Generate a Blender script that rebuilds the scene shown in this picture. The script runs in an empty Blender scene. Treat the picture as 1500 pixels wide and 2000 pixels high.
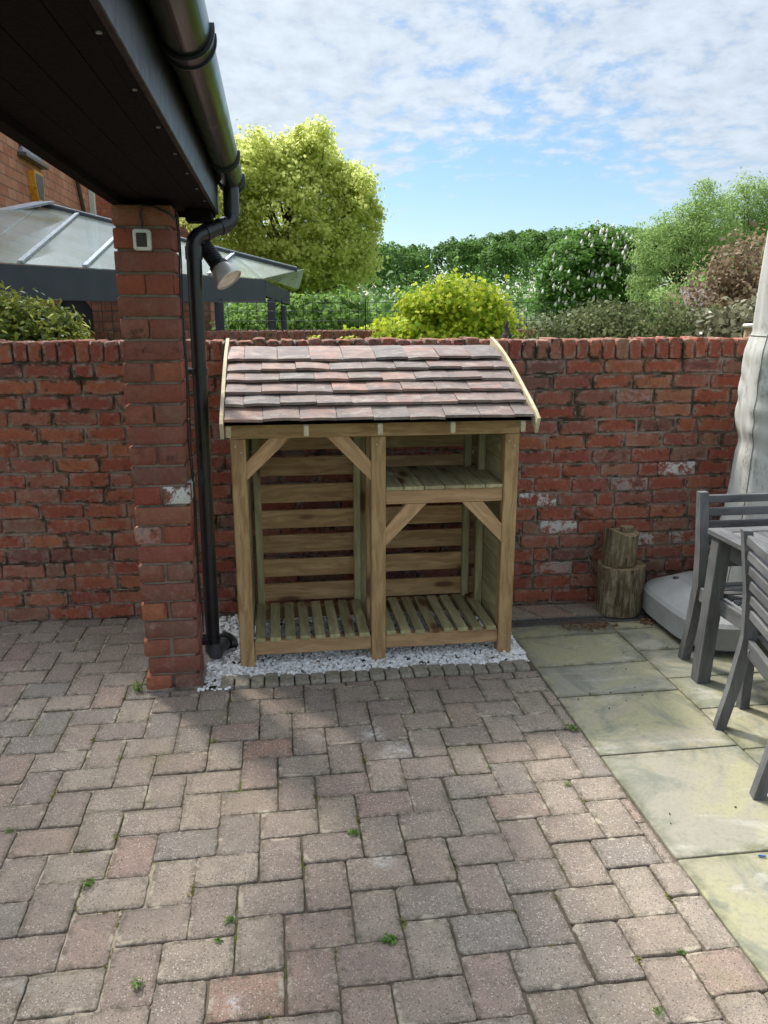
import bpy, math, random
import numpy as np
from mathutils import Vector, Matrix, noise as mnoise
random.seed(7); np.random.seed(7)
scene = bpy.context.scene
col = scene.collection
R = math.radians

# ------------------------------------------------------------ camera
cd = bpy.data.cameras.new('camera'); cam = bpy.data.objects.new('camera', cd); col.objects.link(cam)
cd.sensor_fit = 'VERTICAL'; cd.sensor_height = 36; cd.sensor_width = 27; cd.lens = 1560/2000*36
cd.clip_start = 0.05; cd.clip_end = 3000
rv = Vector((.99079, -.13539, 0)); uv = Vector((.03347, .24493, .96896)); fv = Vector((.13119, .96004, -.24721))
rm = Matrix((rv, uv, -fv)).transposed().to_4x4()
cam.matrix_world = Matrix.Translation((0, 0, 1.72)) @ rm
scene.camera = cam

# ------------------------------------------------------------ light
SUN_AZ = math.atan2(-.57, .82); SUN_EL = R(54)
sd = Vector((math.sin(SUN_AZ)*math.cos(SUN_EL), math.cos(SUN_AZ)*math.cos(SUN_EL), math.sin(SUN_EL)))
ld = bpy.data.lights.new('sun', 'SUN'); lo = bpy.data.objects.new('sun', ld); col.objects.link(lo)
ld.energy = 1.75; ld.angle = R(7); ld.color = (1, .95, .87)
lo.rotation_euler = sd.to_track_quat('Z', 'Y').to_euler()
scene.view_settings.view_transform = 'Standard'; scene.view_settings.look = 'None'
scene.view_settings.exposure = 1.45; scene.view_settings.gamma = 1

# ------------------------------------------------------------ node helpers
def nd(nt, t, ins=None, **kw):
    n = nt.nodes.new(t)
    for k, v in kw.items(): setattr(n, k, v)
    for k, v in (ins or {}).items():
        s = n.inputs[k]
        if isinstance(v, bpy.types.NodeSocket): nt.links.new(v, s)
        else: s.default_value = v
    return n
def noise(nt, vec, scale, detail=3, rough=.5, dist=0, out=0):
    return nd(nt, 'ShaderNodeTexNoise', {'Vector': vec, 'Scale': scale, 'Detail': detail, 'Roughness': rough, 'Distortion': dist}).outputs[out]
def c4(c): return (c[0], c[1], c[2], 1)
def ramp(nt, fac, stops, interp='LINEAR'):
    n = nd(nt, 'ShaderNodeValToRGB', {'Fac': fac}); cr = n.color_ramp; cr.interpolation = interp
    while len(cr.elements) > len(stops): cr.elements.remove(cr.elements[-1])
    while len(cr.elements) < len(stops): cr.elements.new(.5)
    for e, (p, c) in zip(cr.elements, stops):
        e.position = p; e.color = c4(c) if hasattr(c, '__len__') else (c, c, c, 1)
    return n.outputs[0]
def mixc(nt, fac, a, b, blend='MIX'):
    n = nt.nodes.new('ShaderNodeMix'); n.data_type = 'RGBA'; n.blend_type = blend
    for i, v in ((0, fac), (6, a), (7, b)):
        s = n.inputs[i]
        if isinstance(v, bpy.types.NodeSocket): nt.links.new(v, s)
        elif i == 0: s.default_value = v
        else: s.default_value = c4(v)
    return n.outputs[2]
def mth(nt, op, a, b=0, c=0, clamp=False):
    n = nt.nodes.new('ShaderNodeMath'); n.operation = op; n.use_clamp = clamp
    for i, v in enumerate((a, b, c)):
        if isinstance(v, bpy.types.NodeSocket): nt.links.new(v, n.inputs[i])
        else: n.inputs[i].default_value = v
    return n.outputs[0]
def mapping(nt, vec, scale=(1, 1, 1), loc=(0, 0, 0), rot=(0, 0, 0)):
    return nd(nt, 'ShaderNodeMapping', {'Vector': vec, 'Scale': scale, 'Location': loc, 'Rotation': rot}).outputs[0]
def newmat(name, rough=.8, spec=.3):
    m = bpy.data.materials.new(name); m.use_nodes = True; nt = m.node_tree
    b = nt.nodes['Principled BSDF']; b.inputs['Roughness'].default_value = rough
    b.inputs['Specular IOR Level'].default_value = spec
    return m, nt, b
def objc(nt): return nt.nodes.new('ShaderNodeTexCoord').outputs['Object']
def geo(nt): return nt.nodes.new('ShaderNodeNewGeometry')
def attr(nt, n): return nd(nt, 'ShaderNodeAttribute', attribute_name=n).outputs['Vector']
def rim(nt, lo=.8, sc=30, thr=(.42, .6)):
    """dirt and lime that gathers along the rim of a brick or stone, broken up by noise"""
    e = nd(nt, 'ShaderNodeSeparateXYZ', {0: attr(nt, 'g')}).outputs[0]
    return mth(nt, 'MULTIPLY', ramp(nt, e, [(lo, 0), (1, 1)]), ramp(nt, noise(nt, objc(nt), sc, 5, .7), [(thr[0], 0), (thr[1], 1)]))
def bump(nt, b, h, strength=.4, dist=.01, prev=None):
    n = nd(nt, 'ShaderNodeBump', {'Height': h, 'Strength': strength, 'Distance': dist})
    if prev: nt.links.new(prev, n.inputs['Normal'])
    nt.links.new(n.outputs[0], b.inputs['Normal']); return n.outputs[0]
def setc(nt, b, c):
    if isinstance(c, bpy.types.NodeSocket): nt.links.new(c, b.inputs['Base Color'])
    else: b.inputs['Base Color'].default_value = c4(c)

# ------------------------------------------------------------ sky
w = bpy.data.worlds.new('World'); scene.world = w; w.use_nodes = True; nt = w.node_tree; nt.nodes.clear()
sky = nd(nt, 'ShaderNodeTexSky', sky_type='NISHITA', sun_disc=False, sun_elevation=SUN_EL, sun_rotation=SUN_AZ % (2*math.pi), air_density=1.2, dust_density=.25, ozone_density=2.5)
gen = nt.nodes.new('ShaderNodeTexCoord').outputs['Generated']
sp = nd(nt, 'ShaderNodeSeparateXYZ', {0: gen})
zz = mth(nt, 'MAXIMUM', sp.outputs[2], .015)
den = mth(nt, 'ADD', zz, .22)
px = mth(nt, 'DIVIDE', sp.outputs[0], den); py = mth(nt, 'DIVIDE', sp.outputs[1], den)
pv = nd(nt, 'ShaderNodeCombineXYZ', {0: px, 1: py}).outputs[0]
warp = nd(nt, 'ShaderNodeTexNoise', {'Vector': pv, 'Scale': 1.6, 'Detail': 3}).outputs['Color']
pv2 = nd(nt, 'ShaderNodeVectorMath', {0: pv, 1: nd(nt, 'ShaderNodeVectorMath', {0: warp, 3: .15}, operation='SCALE').outputs[0]}, operation='ADD').outputs[0]
big = noise(nt, mapping(nt, pv2, (1, 1, 1), (3.1, 0.4, 0)), .75, 3, .5)
sml = noise(nt, mapping(nt, pv2, (1.15, 1.1, 1)), 12, 6, .6)
flk = nd(nt, 'ShaderNodeTexVoronoi', {'Vector': pv2, 'Scale': 11}, feature='SMOOTH_F1').outputs[0]
# cloud sheet covers the upper left, leaves a blue opening low and right of the middle
hole = nd(nt, 'ShaderNodeVectorMath', {0: mapping(nt, pv, (1, 1, 1), (-.85, -3.1, 0)), 1: (1.25, .9, 0)}, operation='MULTIPLY').outputs[0]
hl = nd(nt, 'ShaderNodeVectorMath', {0: hole}, operation='LENGTH').outputs['Value']
holef = nd(nt, 'ShaderNodeMapRange', {0: hl, 1: .25, 2: 1.2, 3: -.30, 4: .16}, interpolation_type='SMOOTHSTEP').outputs[0]
f = mth(nt, 'ADD', mth(nt, 'MULTIPLY', big, .5), mth(nt, 'MULTIPLY', sml, .80))
f = mth(nt, 'SUBTRACT', f, mth(nt, 'MULTIPLY', flk, .34))
f = mth(nt, 'ADD', f, holef)
cf = nd(nt, 'ShaderNodeMapRange', {0: f, 1: .30, 2: .62, 3: 0, 4: 1}, interpolation_type='SMOOTHSTEP').outputs[0]
hz = nd(nt, 'ShaderNodeMapRange', {0: sp.outputs[2], 1: .03, 2: .17}, interpolation_type='SMOOTHSTEP').outputs[0]
cf = mth(nt, 'MULTIPLY', mth(nt, 'MULTIPLY', cf, hz), .93)
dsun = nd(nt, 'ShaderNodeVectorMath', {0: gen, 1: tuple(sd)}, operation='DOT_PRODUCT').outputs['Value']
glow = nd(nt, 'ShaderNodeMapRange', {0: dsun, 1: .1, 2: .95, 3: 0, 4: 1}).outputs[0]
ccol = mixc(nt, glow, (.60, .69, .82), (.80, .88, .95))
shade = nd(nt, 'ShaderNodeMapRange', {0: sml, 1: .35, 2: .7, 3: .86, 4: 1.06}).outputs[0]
cloud_lift = nd(nt, 'ShaderNodeMapRange', {0: dsun, 1: .78, 2: 1.0, 3: 1, 4: 10}, interpolation_type='SMOOTHSTEP').outputs[0]  # clouds around the out-of-frame sun brightened to raise the soft ambient light
cloud_lift = mth(nt, 'MULTIPLY', cloud_lift, nd(nt, 'ShaderNodeMapRange', {0: dsun, 1: -.9, 2: .2, 3: 2.2, 4: 1}).outputs[0])  # unseen clouds behind the camera brightened to lift the shaded wall
shade = mth(nt, 'MULTIPLY', shade, cloud_lift)
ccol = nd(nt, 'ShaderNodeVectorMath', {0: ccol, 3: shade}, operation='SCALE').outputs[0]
skc = mixc(nt, 1.0, sky.outputs[0], (.80, .90, 1.0), 'MULTIPLY')
bgs = nd(nt, 'ShaderNodeBackground', {'Color': skc, 'Strength': .054})
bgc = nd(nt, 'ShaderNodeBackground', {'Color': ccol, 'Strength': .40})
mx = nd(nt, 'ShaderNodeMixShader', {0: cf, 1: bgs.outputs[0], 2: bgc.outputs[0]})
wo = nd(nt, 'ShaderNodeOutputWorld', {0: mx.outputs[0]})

# ------------------------------------------------------------ object helpers
def tag(o, label=None, cat=None, group=None, kind=None):
    if label: o['label'] = label
    if cat: o['category'] = cat
    if group: o['group'] = group
    if kind: o['kind'] = kind
    return o
def thing(name, label, cat, loc=(0, 0, 0), rz=0, group=None):
    o = bpy.data.objects.new(name, None); col.objects.link(o); o.location = loc; o.rotation_euler = (0, 0, rz)
    o.empty_display_size = .1
    return tag(o, label, cat, group)
class MB:
    def __init__(s): s.v = []; s.f = []; s.g = []; s.sm = []
    def add(s, vs, fs, gs=None, smooth=False):
        o = len(s.v); s.v += [tuple(v) for v in vs]; s.f += [tuple(i+o for i in f) for f in fs]
        s.g += [tuple(x) for x in (gs if gs is not None else vs)]; s.sm += [smooth]*len(fs)
    def box(s, lo, hi, bev=.003, axis=None, M=None, jit=0):
        c = [(lo[i]+hi[i])/2 for i in range(3)]; h = [abs(hi[i]-lo[i])/2 for i in range(3)]
        if axis is None: axis = max(range(3), key=lambda i: h[i])
        b = min(bev, min(h)*.45)
        vs = []; idx = {}
        for sx in (-1, 1):
            for sy in (-1, 1):
                for sz in (-1, 1):
                    for k in range(3):
                        p = [sx*h[0], sy*h[1], sz*h[2]]
                        for j in range(3):
                            if j != k: p[j] -= (sx, sy, sz)[j]*b
                        idx[(sx, sy, sz, k)] = len(vs)
                        if jit: p = [q+random.uniform(-jit, jit) for q in p]
                        vs.append(p)
        fs = []
        for k in range(3):
            a, d = (k+1) % 3, (k+2) % 3
            for sg in (-1, 1):
                q = []
                for (sa, sb) in ((-1, -1), (1, -1), (1, 1), (-1, 1)):
                    t = [0, 0, 0]; t[k] = sg; t[a] = sa; t[d] = sb; q.append(idx[(*t, k)])
                fs.append(q if sg > 0 else q[::-1])
        for k in range(3):   # edges along axis k
            a, d = (k+1) % 3, (k+2) % 3
            for sa in (-1, 1):
                for sb in (-1, 1):
                    t0 = [0, 0, 0]; t0[a] = sa; t0[d] = sb; t1 = list(t0); t0[k] = -1; t1[k] = 1
                    q = [idx[(*t0, a)], idx[(*t1, a)], idx[(*t1, d)], idx[(*t0, d)]]
                    fs.append(q if sa*sb < 0 else q[::-1])
        for sx in (-1, 1):
            for sy in (-1, 1):
                for sz in (-1, 1):
                    q = [idx[(sx, sy, sz, k)] for k in range(3)]
                    fs.append(q if sx*sy*sz > 0 else q[::-1])
        of = [random.uniform(0, 20) for _ in range(3)]
        o2 = [i for i in range(3) if i != axis]
        gs = [(p[axis]+of[0], p[o2[0]]+of[1], p[o2[1]]+of[2]) for p in vs]
        vs = [Vector((p[0]+c[0], p[1]+c[1], p[2]+c[2])) for p in vs]
        if M is not None: vs = [M @ v for v in vs]
        s.add(vs, fs, gs)
    def beam(s, a, b, wd, th, up=(0, 0, 1), bev=.003):
        a, b = Vector(a), Vector(b); d = b-a; L = d.length; x = d.normalized()
        y = Vector(up).cross(x).normalized(); z = x.cross(y)
        M = Matrix((x, y, z)).transposed().to_4x4(); M.translation = (a+b)/2
        s.box((-L/2, -wd/2, -th/2), (L/2, wd/2, th/2), bev, 0, M)
    def tube(s, pts, rad, seg=12, cap=True, smooth=True, jit=0):
        pts = [Vector(p) for p in pts]
        if not hasattr(rad, '__len__'): rad = [rad]*len(pts)
        vs = []; gs = []; ref = None; L = 0; of = random.uniform(0, 20)
        for i, p in enumerate(pts):
            d = (pts[min(i+1, len(pts)-1)]-pts[max(i-1, 0)]).normalized()
            if ref is None: ref = Vector((0, 0, 1)) if abs(d.z) < .9 else Vector((1, 0, 0))
            y = (ref-d*ref.dot(d)).normalized(); ref = y; z = d.cross(y)
            if i: L += (p-pts[i-1]).length
            for k in range(seg):
                a = 2*math.pi*k/seg; r = rad[i]*(1+random.uniform(-jit, jit))
                vs.append(p+(y*math.cos(a)+z*math.sin(a))*r); gs.append((L+of, math.cos(a)*rad[i]+of, math.sin(a)*rad[i]))
        n = len(pts)
        fs = [(i*seg+k, i*seg+(k+1) % seg, (i+1)*seg+(k+1) % seg, (i+1)*seg+k) for i in range(n-1) for k in range(seg)]
        s.add(vs, fs, gs, smooth)
        if cap:
            s.add(vs[:seg], [tuple(range(seg))[::-1]], gs[:seg]); s.add(vs[-seg:], [tuple(range(seg))], gs[-seg:])
    def lathe(s, prof, M=None, seg=24, smooth=True, a0=0, a1=2*math.pi):
        full = abs(a1-a0-2*math.pi) < 1e-4; n = seg if full else seg+1
        vs = []
        for (r, z) in prof:
            for k in range(n):
                a = a0+(a1-a0)*k/seg; vs.append(Vector((r*math.cos(a), r*math.sin(a), z)))
        if M is not None: vs = [M @ v for v in vs]
        fs = []
        for i in range(len(prof)-1):
            for k in range(seg):
                k2 = (k+1) % n if full else k+1
                fs.append((i*n+k, i*n+k2, (i+1)*n+k2, (i+1)*n+k))
        s.add(vs, fs, None, smooth)
    def block(s, u0, u1, v0, v1, th, T, r=.006, cr=.010, jit=.0015, step=.05, both=False, dome=0, tilt=0, rimv=1):
        """rounded block: outline in (u,v), outer face at w=0, body to w=-th; T maps (u,v,w) to the world"""
        pts = []
        def edge(p, q):
            n = max(1, int(math.dist(p, q)/step))
            for i in range(1, n): pts.append((p[0]+(q[0]-p[0])*i/n, p[1]+(q[1]-p[1])*i/n))
        cr = min(cr, (u1-u0)*.3, (v1-v0)*.3)
        cs = [(u1-cr, v0+cr, -90), (u1-cr, v1-cr, 0), (u0+cr, v1-cr, 90), (u0+cr, v0+cr, 180)]
        cp = [[(cx+cr*math.cos(R(a+t)), cy+cr*math.sin(R(a+t))) for t in (0, 45, 90)] for cx, cy, a in cs]
        for i in range(4):
            pts += cp[i]; edge(cp[i][2], cp[(i+1) % 4][0])
        pts = [(a+random.uniform(-jit, jit), b+random.uniform(-jit, jit)) for a, b in pts]
        mu, mv = (u0+u1)/2, (v0+v1)/2; tu, tv = random.uniform(-tilt, tilt), random.uniform(-tilt, tilt)
        def ring(ins, wz):
            out = []
            for a, b in pts:
                du, dv = a-mu, b-mv
                ku = max(0, 1-ins/(abs(u1-u0)/2)); kv = max(0, 1-ins/(abs(v1-v0)/2))
                wj = random.uniform(-jit, jit)*.5 if ins < r*2 else 0
                out.append((mu+du*ku, mv+dv*kv, wz+wj+tu*du+tv*dv))
            return out
        rings = ([ring(r, -th)] if both else [])+[ring(0, -th+(r if both else 0)), ring(0, -r), ring(r*.3, -r*.3), ring(r, 0), ring(r*2.6, dome*.4)]
        n = len(pts); vs = [p for rg in rings for p in rg]; fs = []
        for i in range(len(rings)-1):
            for k in range(n): fs.append((i*n+k, i*n+(k+1) % n, (i+1)*n+(k+1) % n, (i+1)*n+k))
        vs.append((mu, mv, dome)); c = len(vs)-1; b = (len(rings)-1)*n
        for k in range(n): fs.append((b+k, b+(k+1) % n, c))
        if both: fs.append(tuple(range(n))[::-1])
        s.add([T(p) for p in vs], fs, [(rimv, 0, 0)]*(len(vs)-1)+[(0, 0, 0)], True)
    def build(s, name, m, parent=None, loc=None):
        me = bpy.data.meshes.new(name); me.from_pydata([tuple(v) for v in s.v], [], s.f); me.update()
        me.polygons.foreach_set('use_smooth', s.sm)
        a = me.attributes.new('g', 'FLOAT_VECTOR', 'POINT'); a.data.foreach_set('vector', np.array(s.g, dtype=np.float32).ravel())
        me.materials.append(m)
        o = bpy.data.objects.new(name, me); col.objects.link(o)
        if parent:
            o.parent = parent
        if loc: o.location = loc
        return o
def leaves(name, P, Nn, size, m, parent=None, shape='quad', rnd=.8, up=.25, asp=.38):
    P = np.asarray(P, dtype=np.float64); n = len(P); Nn = np.asarray(Nn)
    nn = Nn+np.random.normal(0, rnd, (n, 3)); nn[:, 2] += up; nn /= np.linalg.norm(nn, axis=1)[:, None]+1e-9
    t = np.random.normal(0, 1, (n, 3)); t -= (t*nn).sum(1)[:, None]*nn; t /= np.linalg.norm(t, axis=1)[:, None]+1e-9
    b = np.cross(nn, t); sz = (size*np.random.uniform(.6, 1.3, n))[:, None]
    if shape == 'quad': pr = [(-.5, 0, 0), (0, -asp, .09), (.5, 0, -.06), (0, asp, .09)]
    elif shape == 'maple':
        pr = [(-.5, 0, 0), (-.25, -.42, .05), (-.05, -.2, .03), (.12, -.5, 0), (.2, -.17, .02), (.55, 0, -.08), (.2, .17, .02), (.12, .5, 0), (-.05, .2, .03), (-.25, .42, .05)]
    else: pr = [(-.5, 0, 0), (-.2, -asp, .06), (.2, -asp*.8, .03), (.55, 0, -.09), (.2, asp*.8, .03), (-.2, asp, .06)]
    k = len(pr); V = np.empty((n, k, 3))
    for i, (a, c, d) in enumerate(pr): V[:, i] = P+t*sz*a+b*sz*c+nn*sz*d
    me = bpy.data.meshes.new(name); me.vertices.add(n*k); me.vertices.foreach_set('co', V.ravel())
    me.loops.add(n*k); me.polygons.add(n)
    me.loops.foreach_set('vertex_index', np.arange(n*k, dtype=np.int32))
    me.polygons.foreach_set('loop_start', np.arange(0, n*k, k, dtype=np.int32)); me.update(calc_edges=True); me.validate()
    me.materials.append(m); o = bpy.data.objects.new(name, me); col.objects.link(o)
    if parent: o.parent = parent
    return o
def vnoise(p, s, off=0): return mnoise.noise(Vector((p[0]*s+off, p[1]*s, p[2]*s)))
def crown(blobs, ncl, per, crad, gap=-.25, nsc=.9, shell=.5, off=0):
    """clusters spread through ellipsoids; returns leaf points, outward normals, cluster centres"""
    vol = np.array([b[1][0]*b[1][1]*b[1][2] for b in blobs])**.67; pr = vol/vol.sum()
    P = []; Nn = []; C = []; tries = 0
    while len(C) < ncl and tries < ncl*12:
        tries += 1
        b = blobs[np.random.choice(len(blobs), p=pr)]
        d = np.random.normal(0, 1, 3); d /= np.linalg.norm(d)
        rr = shell+(1-shell)*np.random.rand()**.6
        c = np.array(b[0])+d*np.array(b[1])*rr
        if vnoise(c, nsc, off) < gap: continue
        C.append(c); q = np.random.normal(0, 1, (per, 3))*crad*np.array([1, 1, .62])*np.random.uniform(.6, 1.25)
        P.append(c+q); nv = d*np.array([1, 1, 1.])+q/crad*.35; Nn.append(nv)
    return np.concatenate(P), np.concatenate(Nn), C
def tree_wood(name, base, C, r0, m, parent, nl=26, fork=.35, seg=7):
    mb = MB(); base = Vector(base); cc = Vector(np.mean(C, axis=0)); top = base+(cc-base)*1.0
    f0 = base.lerp(top, fork)
    mb.tube([base, base.lerp(f0, .5)+Vector((r0*.4, 0, 0)), f0, f0.lerp(top, .55)+Vector((-r0*.5, 0, 0)), top], [r0*1.25, r0, r0*.85, r0*.55, r0*.25], seg+3)
    for i in np.random.choice(len(C), min(nl, len(C)), replace=False):
        e = Vector(C[i]); s0 = f0.lerp(top, random.uniform(0, .7)); mid = s0.lerp(e, .5)+Vector((random.uniform(-.1, .1), random.uniform(-.1, .1), .12))*(e-s0).length
        mb.tube([s0, mid, e], [r0*.38, r0*.2, r0*.06], 5)
    return mb.build(name, m, parent)

# ------------------------------------------------------------ materials
def mat_brick(name='old_brick', stain=True, dull=0):
    m, nt, b = newmat(name, .9, .15); oc = objc(nt); isl = geo(nt).outputs['Random Per Island']
    base = ramp(nt, isl, [(0, (.38, .095, .055)), (.2, (.45, .125, .065)), (.38, (.50, .18, .09)), (.5, (.39, .085, .052)), (.62, (.33, .11, .085)), (.74, (.47, .20, .125)), (.82, (.19, .08, .075)), (.9, (.30, .185, .125)), (1, (.56, .20, .09))])
    isl2 = mth(nt, 'FRACT', mth(nt, 'MULTIPLY', isl, 37.7))
    base = mixc(nt, .12, base, (.26, .16, .12))
    if dull: base = mixc(nt, mth(nt, 'MULTIPLY', isl2, dull), base, (.19, .125, .10))
    vec = nd(nt, 'ShaderNodeVectorMath', {0: oc, 1: nd(nt, 'ShaderNodeCombineXYZ', {0: mth(nt, 'MULTIPLY', isl, 50), 1: mth(nt, 'MULTIPLY', isl, 31)}).outputs[0]}, operation='ADD').outputs[0]
    n1 = noise(nt, vec, 9, 4, .6); n2 = noise(nt, vec, 60, 4, .6); n3 = noise(nt, oc, 3, 4, .65)
    c = mixc(nt, ramp(nt, n1, [(.35, 0), (.7, .55)]), base, (.28, .065, .045))
    c = mixc(nt, ramp(nt, n2, [(.3, .35), (.7, 0)]), c, (.10, .035, .025))
    lowz = nd(nt, 'ShaderNodeMapRange', {0: nd(nt, 'ShaderNodeSeparateXYZ', {0: oc}).outputs[2], 1: .8, 2: 1.15, 3: 1, 4: .35}).outputs[0]
    # pale dusty bloom, and dark soot stains with shapes of their own
    bl = mth(nt, 'MULTIPLY', ramp(nt, noise(nt, vec, 22, 5, .7), [(.50, 0), (.68, .8)]), ramp(nt, isl2, [(.3, .1), (1, .75)]))
    c = mixc(nt, mth(nt, 'MULTIPLY', bl, lowz), c, (.44, .30, .25))
    dk = mth(nt, 'MULTIPLY', ramp(nt, noise(nt, vec, 14, 6, .7), [(.54, 0), (.66, .85)]), ramp(nt, n3, [(.48, 0), (.6, 1)]))
    c = mixc(nt, dk, c, (.035, .022, .02))
    c = mixc(nt, mth(nt, 'MULTIPLY', rim(nt, .72, 24, (.46, .6)), .8), c, (.33, .25, .20))
    c = mixc(nt, mth(nt, 'MULTIPLY', rim(nt, .85, 13, (.52, .6)), .85), c, (.05, .045, .03))
    if stain:
        pos = attr(nt, 'paint')
        pf = nd(nt, 'ShaderNodeSeparateXYZ', {0: pos}).outputs[0]
        pm = mth(nt, 'MULTIPLY', pf, ramp(nt, noise(nt, oc, 13, 7, .8, .4), [(.48, 0), (.56, 1)]))
        c = mixc(nt, pm, c, (.68, .66, .62))
    setc(nt, b, c)
    h = mth(nt, 'ADD', noise(nt, oc, 40, 5, .7), mth(nt, 'MULTIPLY', noise(nt, oc, 160, 3, .6), .5))
    bump(nt, b, h, 1.0, .009)
    return m
def mat_mortar(name, c1=(.23, .185, .145), c2=(.40, .33, .27), c3=(.045, .042, .025), moss=.47):
    m, nt, b = newmat(name, .95, .1); oc = objc(nt)
    c = mixc(nt, noise(nt, oc, 30, 5, .7), c1, c2)
    c = mixc(nt, ramp(nt, noise(nt, oc, 4, 5, .65), [(moss, 0), (moss+.14, .9)]), c, c3)
    setc(nt, b, c); bump(nt, b, noise(nt, oc, 90, 5, .75), .9, .008); return m
def mat_wood(name, ca, cb, cc, knots=True, grey=0):
    m, nt, b = newmat(name, .72, .25); g = attr(nt, 'g'); isl = geo(nt).outputs['Random Per Island']
    gv = mapping(nt, g, (2.2, 26, 26)); dist = nd(nt, 'ShaderNodeTexNoise', {'Vector': mapping(nt, g, (3, 8, 8)), 'Scale': 1}).outputs['Color']
    gv = nd(nt, 'ShaderNodeVectorMath', {0: gv, 1: nd(nt, 'ShaderNodeVectorMath', {0: dist, 3: 2.2}, operation='SCALE').outputs[0]}, operation='ADD').outputs[0]
    n1 = noise(nt, gv, 1.6, 5, .6); n2 = noise(nt, mapping(nt, g, (8, 170, 170)), 1.5, 3, .6)
    c = mixc(nt, ramp(nt, n1, [(.40, 0), (.58, 1)]), ca, cb)
    c = mixc(nt, mth(nt, 'MULTIPLY', ramp(nt, n2, [(.4, 0), (.65, 1)]), .35), c, cc)
    c = mixc(nt, mth(nt, 'MULTIPLY', ramp(nt, noise(nt, g, 5, 3), [(.4, 0), (.7, 1)]), .45), c, cc)
    br = nd(nt, 'ShaderNodeMapRange', {0: isl, 3: .78, 4: 1.2}).outputs[0]
    c = nd(nt, 'ShaderNodeVectorMath', {0: c, 3: br}, operation='SCALE').outputs[0]
    h = mth(nt, 'ADD', n1, mth(nt, 'MULTIPLY', n2, .6))
    if knots:
        kd = nd(nt, 'ShaderNodeTexVoronoi', {'Vector': mapping(nt, g, (2.6, 8, 8)), 'Scale': 1}).outputs['Distance']
        c = mixc(nt, ramp(nt, kd, [(.13, .92), (.21, 0)]), c, (.06, .022, .012))
        c = mixc(nt, mth(nt, 'MULTIPLY', ramp(nt, kd, [(.18, 1), (.38, 0)]), .4), c, (.20, .10, .04))
    setc(nt, b, c); bump(nt, b, h, .35, .003); return m
M_brick = mat_brick()
M_brickp = mat_brick('pillar_brick', True, .95)
M_mortar = mat_mortar('mortar')
M_mortarp = mat_mortar('pillar_mortar', (.20, .16, .125), (.34, .28, .23), (.08, .065, .05), .5)
M_wood = mat_wood('treated_timber', (.52, .34, .165), (.32, .185, .085), (.35, .245, .11))
M_woodg = mat_wood('green_timber', (.47, .40, .22), (.31, .26, .135), (.29, .29, .15))
M_woodo = mat_wood('orange_timber', (.53, .33, .17), (.36, .21, .105), (.38, .25, .125))
M_woodp = mat_wood('pale_timber', (.60, .50, .34), (.45, .37, .24), (.35, .30, .18), False)
M_grey = mat_wood('grey_stained_wood', (.115, .113, .112), (.072, .071, .072), (.19, .186, .18), False)

def flat(name, c, rough=.5, spec=.5, metal=0, nz=0, c2=None, sc=20, bmp=0):
    m, nt, b = newmat(name, rough, spec); b.inputs['Metallic'].default_value = metal; oc = objc(nt)
    c2 = c2 or tuple(x*.55 for x in c)
    setc(nt, b, mixc(nt, ramp(nt, noise(nt, oc, sc, 5, .65), [(.4, 0), (.68, 1)]), c, c2))
    nt.links.new(nd(nt, 'ShaderNodeMapRange', {0: noise(nt, oc, sc*2, 4), 3: max(rough-.12, .05), 4: min(rough+.18, 1)}).outputs[0], b.inputs['Roughness'])
    if bmp: bump(nt, b, noise(nt, oc, sc*3, 4), bmp, .004)
    return m
M_pipe = flat('black_plastic', (.010, .011, .014), .28, .5, c2=(.02, .02, .024), sc=6)
M_gutter = flat('gutter_plastic', (.006, .007, .008), .2, .45, c2=(.011, .012, .010), sc=2.5)
M_soffit = flat('soffit_paint', (.003, .002, .002), .7, .12, c2=(.009, .0045, .004), sc=30, bmp=.3)
M_fascia = flat('fascia_paint', (.017, .017, .020), .4, .4, c2=(.010, .010, .012), sc=10)
M_white = flat('white_plastic', (.62, .61, .56), .4, .5, c2=(.5, .49, .42), sc=30)
M_smoke = flat('smoked_window', (.035, .024, .02), .45, .5)
M_steel = flat('reflector_metal', (.70, .68, .63), .4, .5, .5, c2=(.5, .48, .44), sc=12)
M_cream = flat('cream_lens', (.80, .74, .62), .3, .5)
M_slate = flat('slate_paint', (.030, .034, .045), .5, .4, c2=(.045, .048, .06), sc=5, bmp=.2)
M_lead = flat('lead', (.32, .34, .38), .45, .4, .5, c2=(.2, .22, .25), sc=8, bmp=.4)
M_alu = flat('aluminium', (.50, .54, .58), .35, .5, .6)
M_wire = flat('wire', (.02, .025, .02), .5, .4)
M_iron = flat('cast_grating', (.11, .11, .11), .6, .3)
M_yellow = flat('yellow_plastic', (.75, .33, .02), .4, .5)
M_dgrey = flat('dark_grey_plastic', (.09, .09, .09), .4, .5)
M_terra = flat('terracotta', (.48, .30, .19), .8, .2, c2=(.42, .36, .24), sc=14)
M_bark = flat('bark', (.10, .075, .05), .9, .1, c2=(.05, .04, .03), sc=12, bmp=.6)
M_soil = flat('soil', (.06, .045, .03), .95, .1, c2=(.03, .022, .015), sc=30, bmp=.8)
M_twig = flat('dead_leaf', (.20, .11, .06), .9, .1, c2=(.10, .06, .035), sc=40)
M_blue = flat('blue_plastic', (.02, .10, .40), .4, .5)

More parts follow.
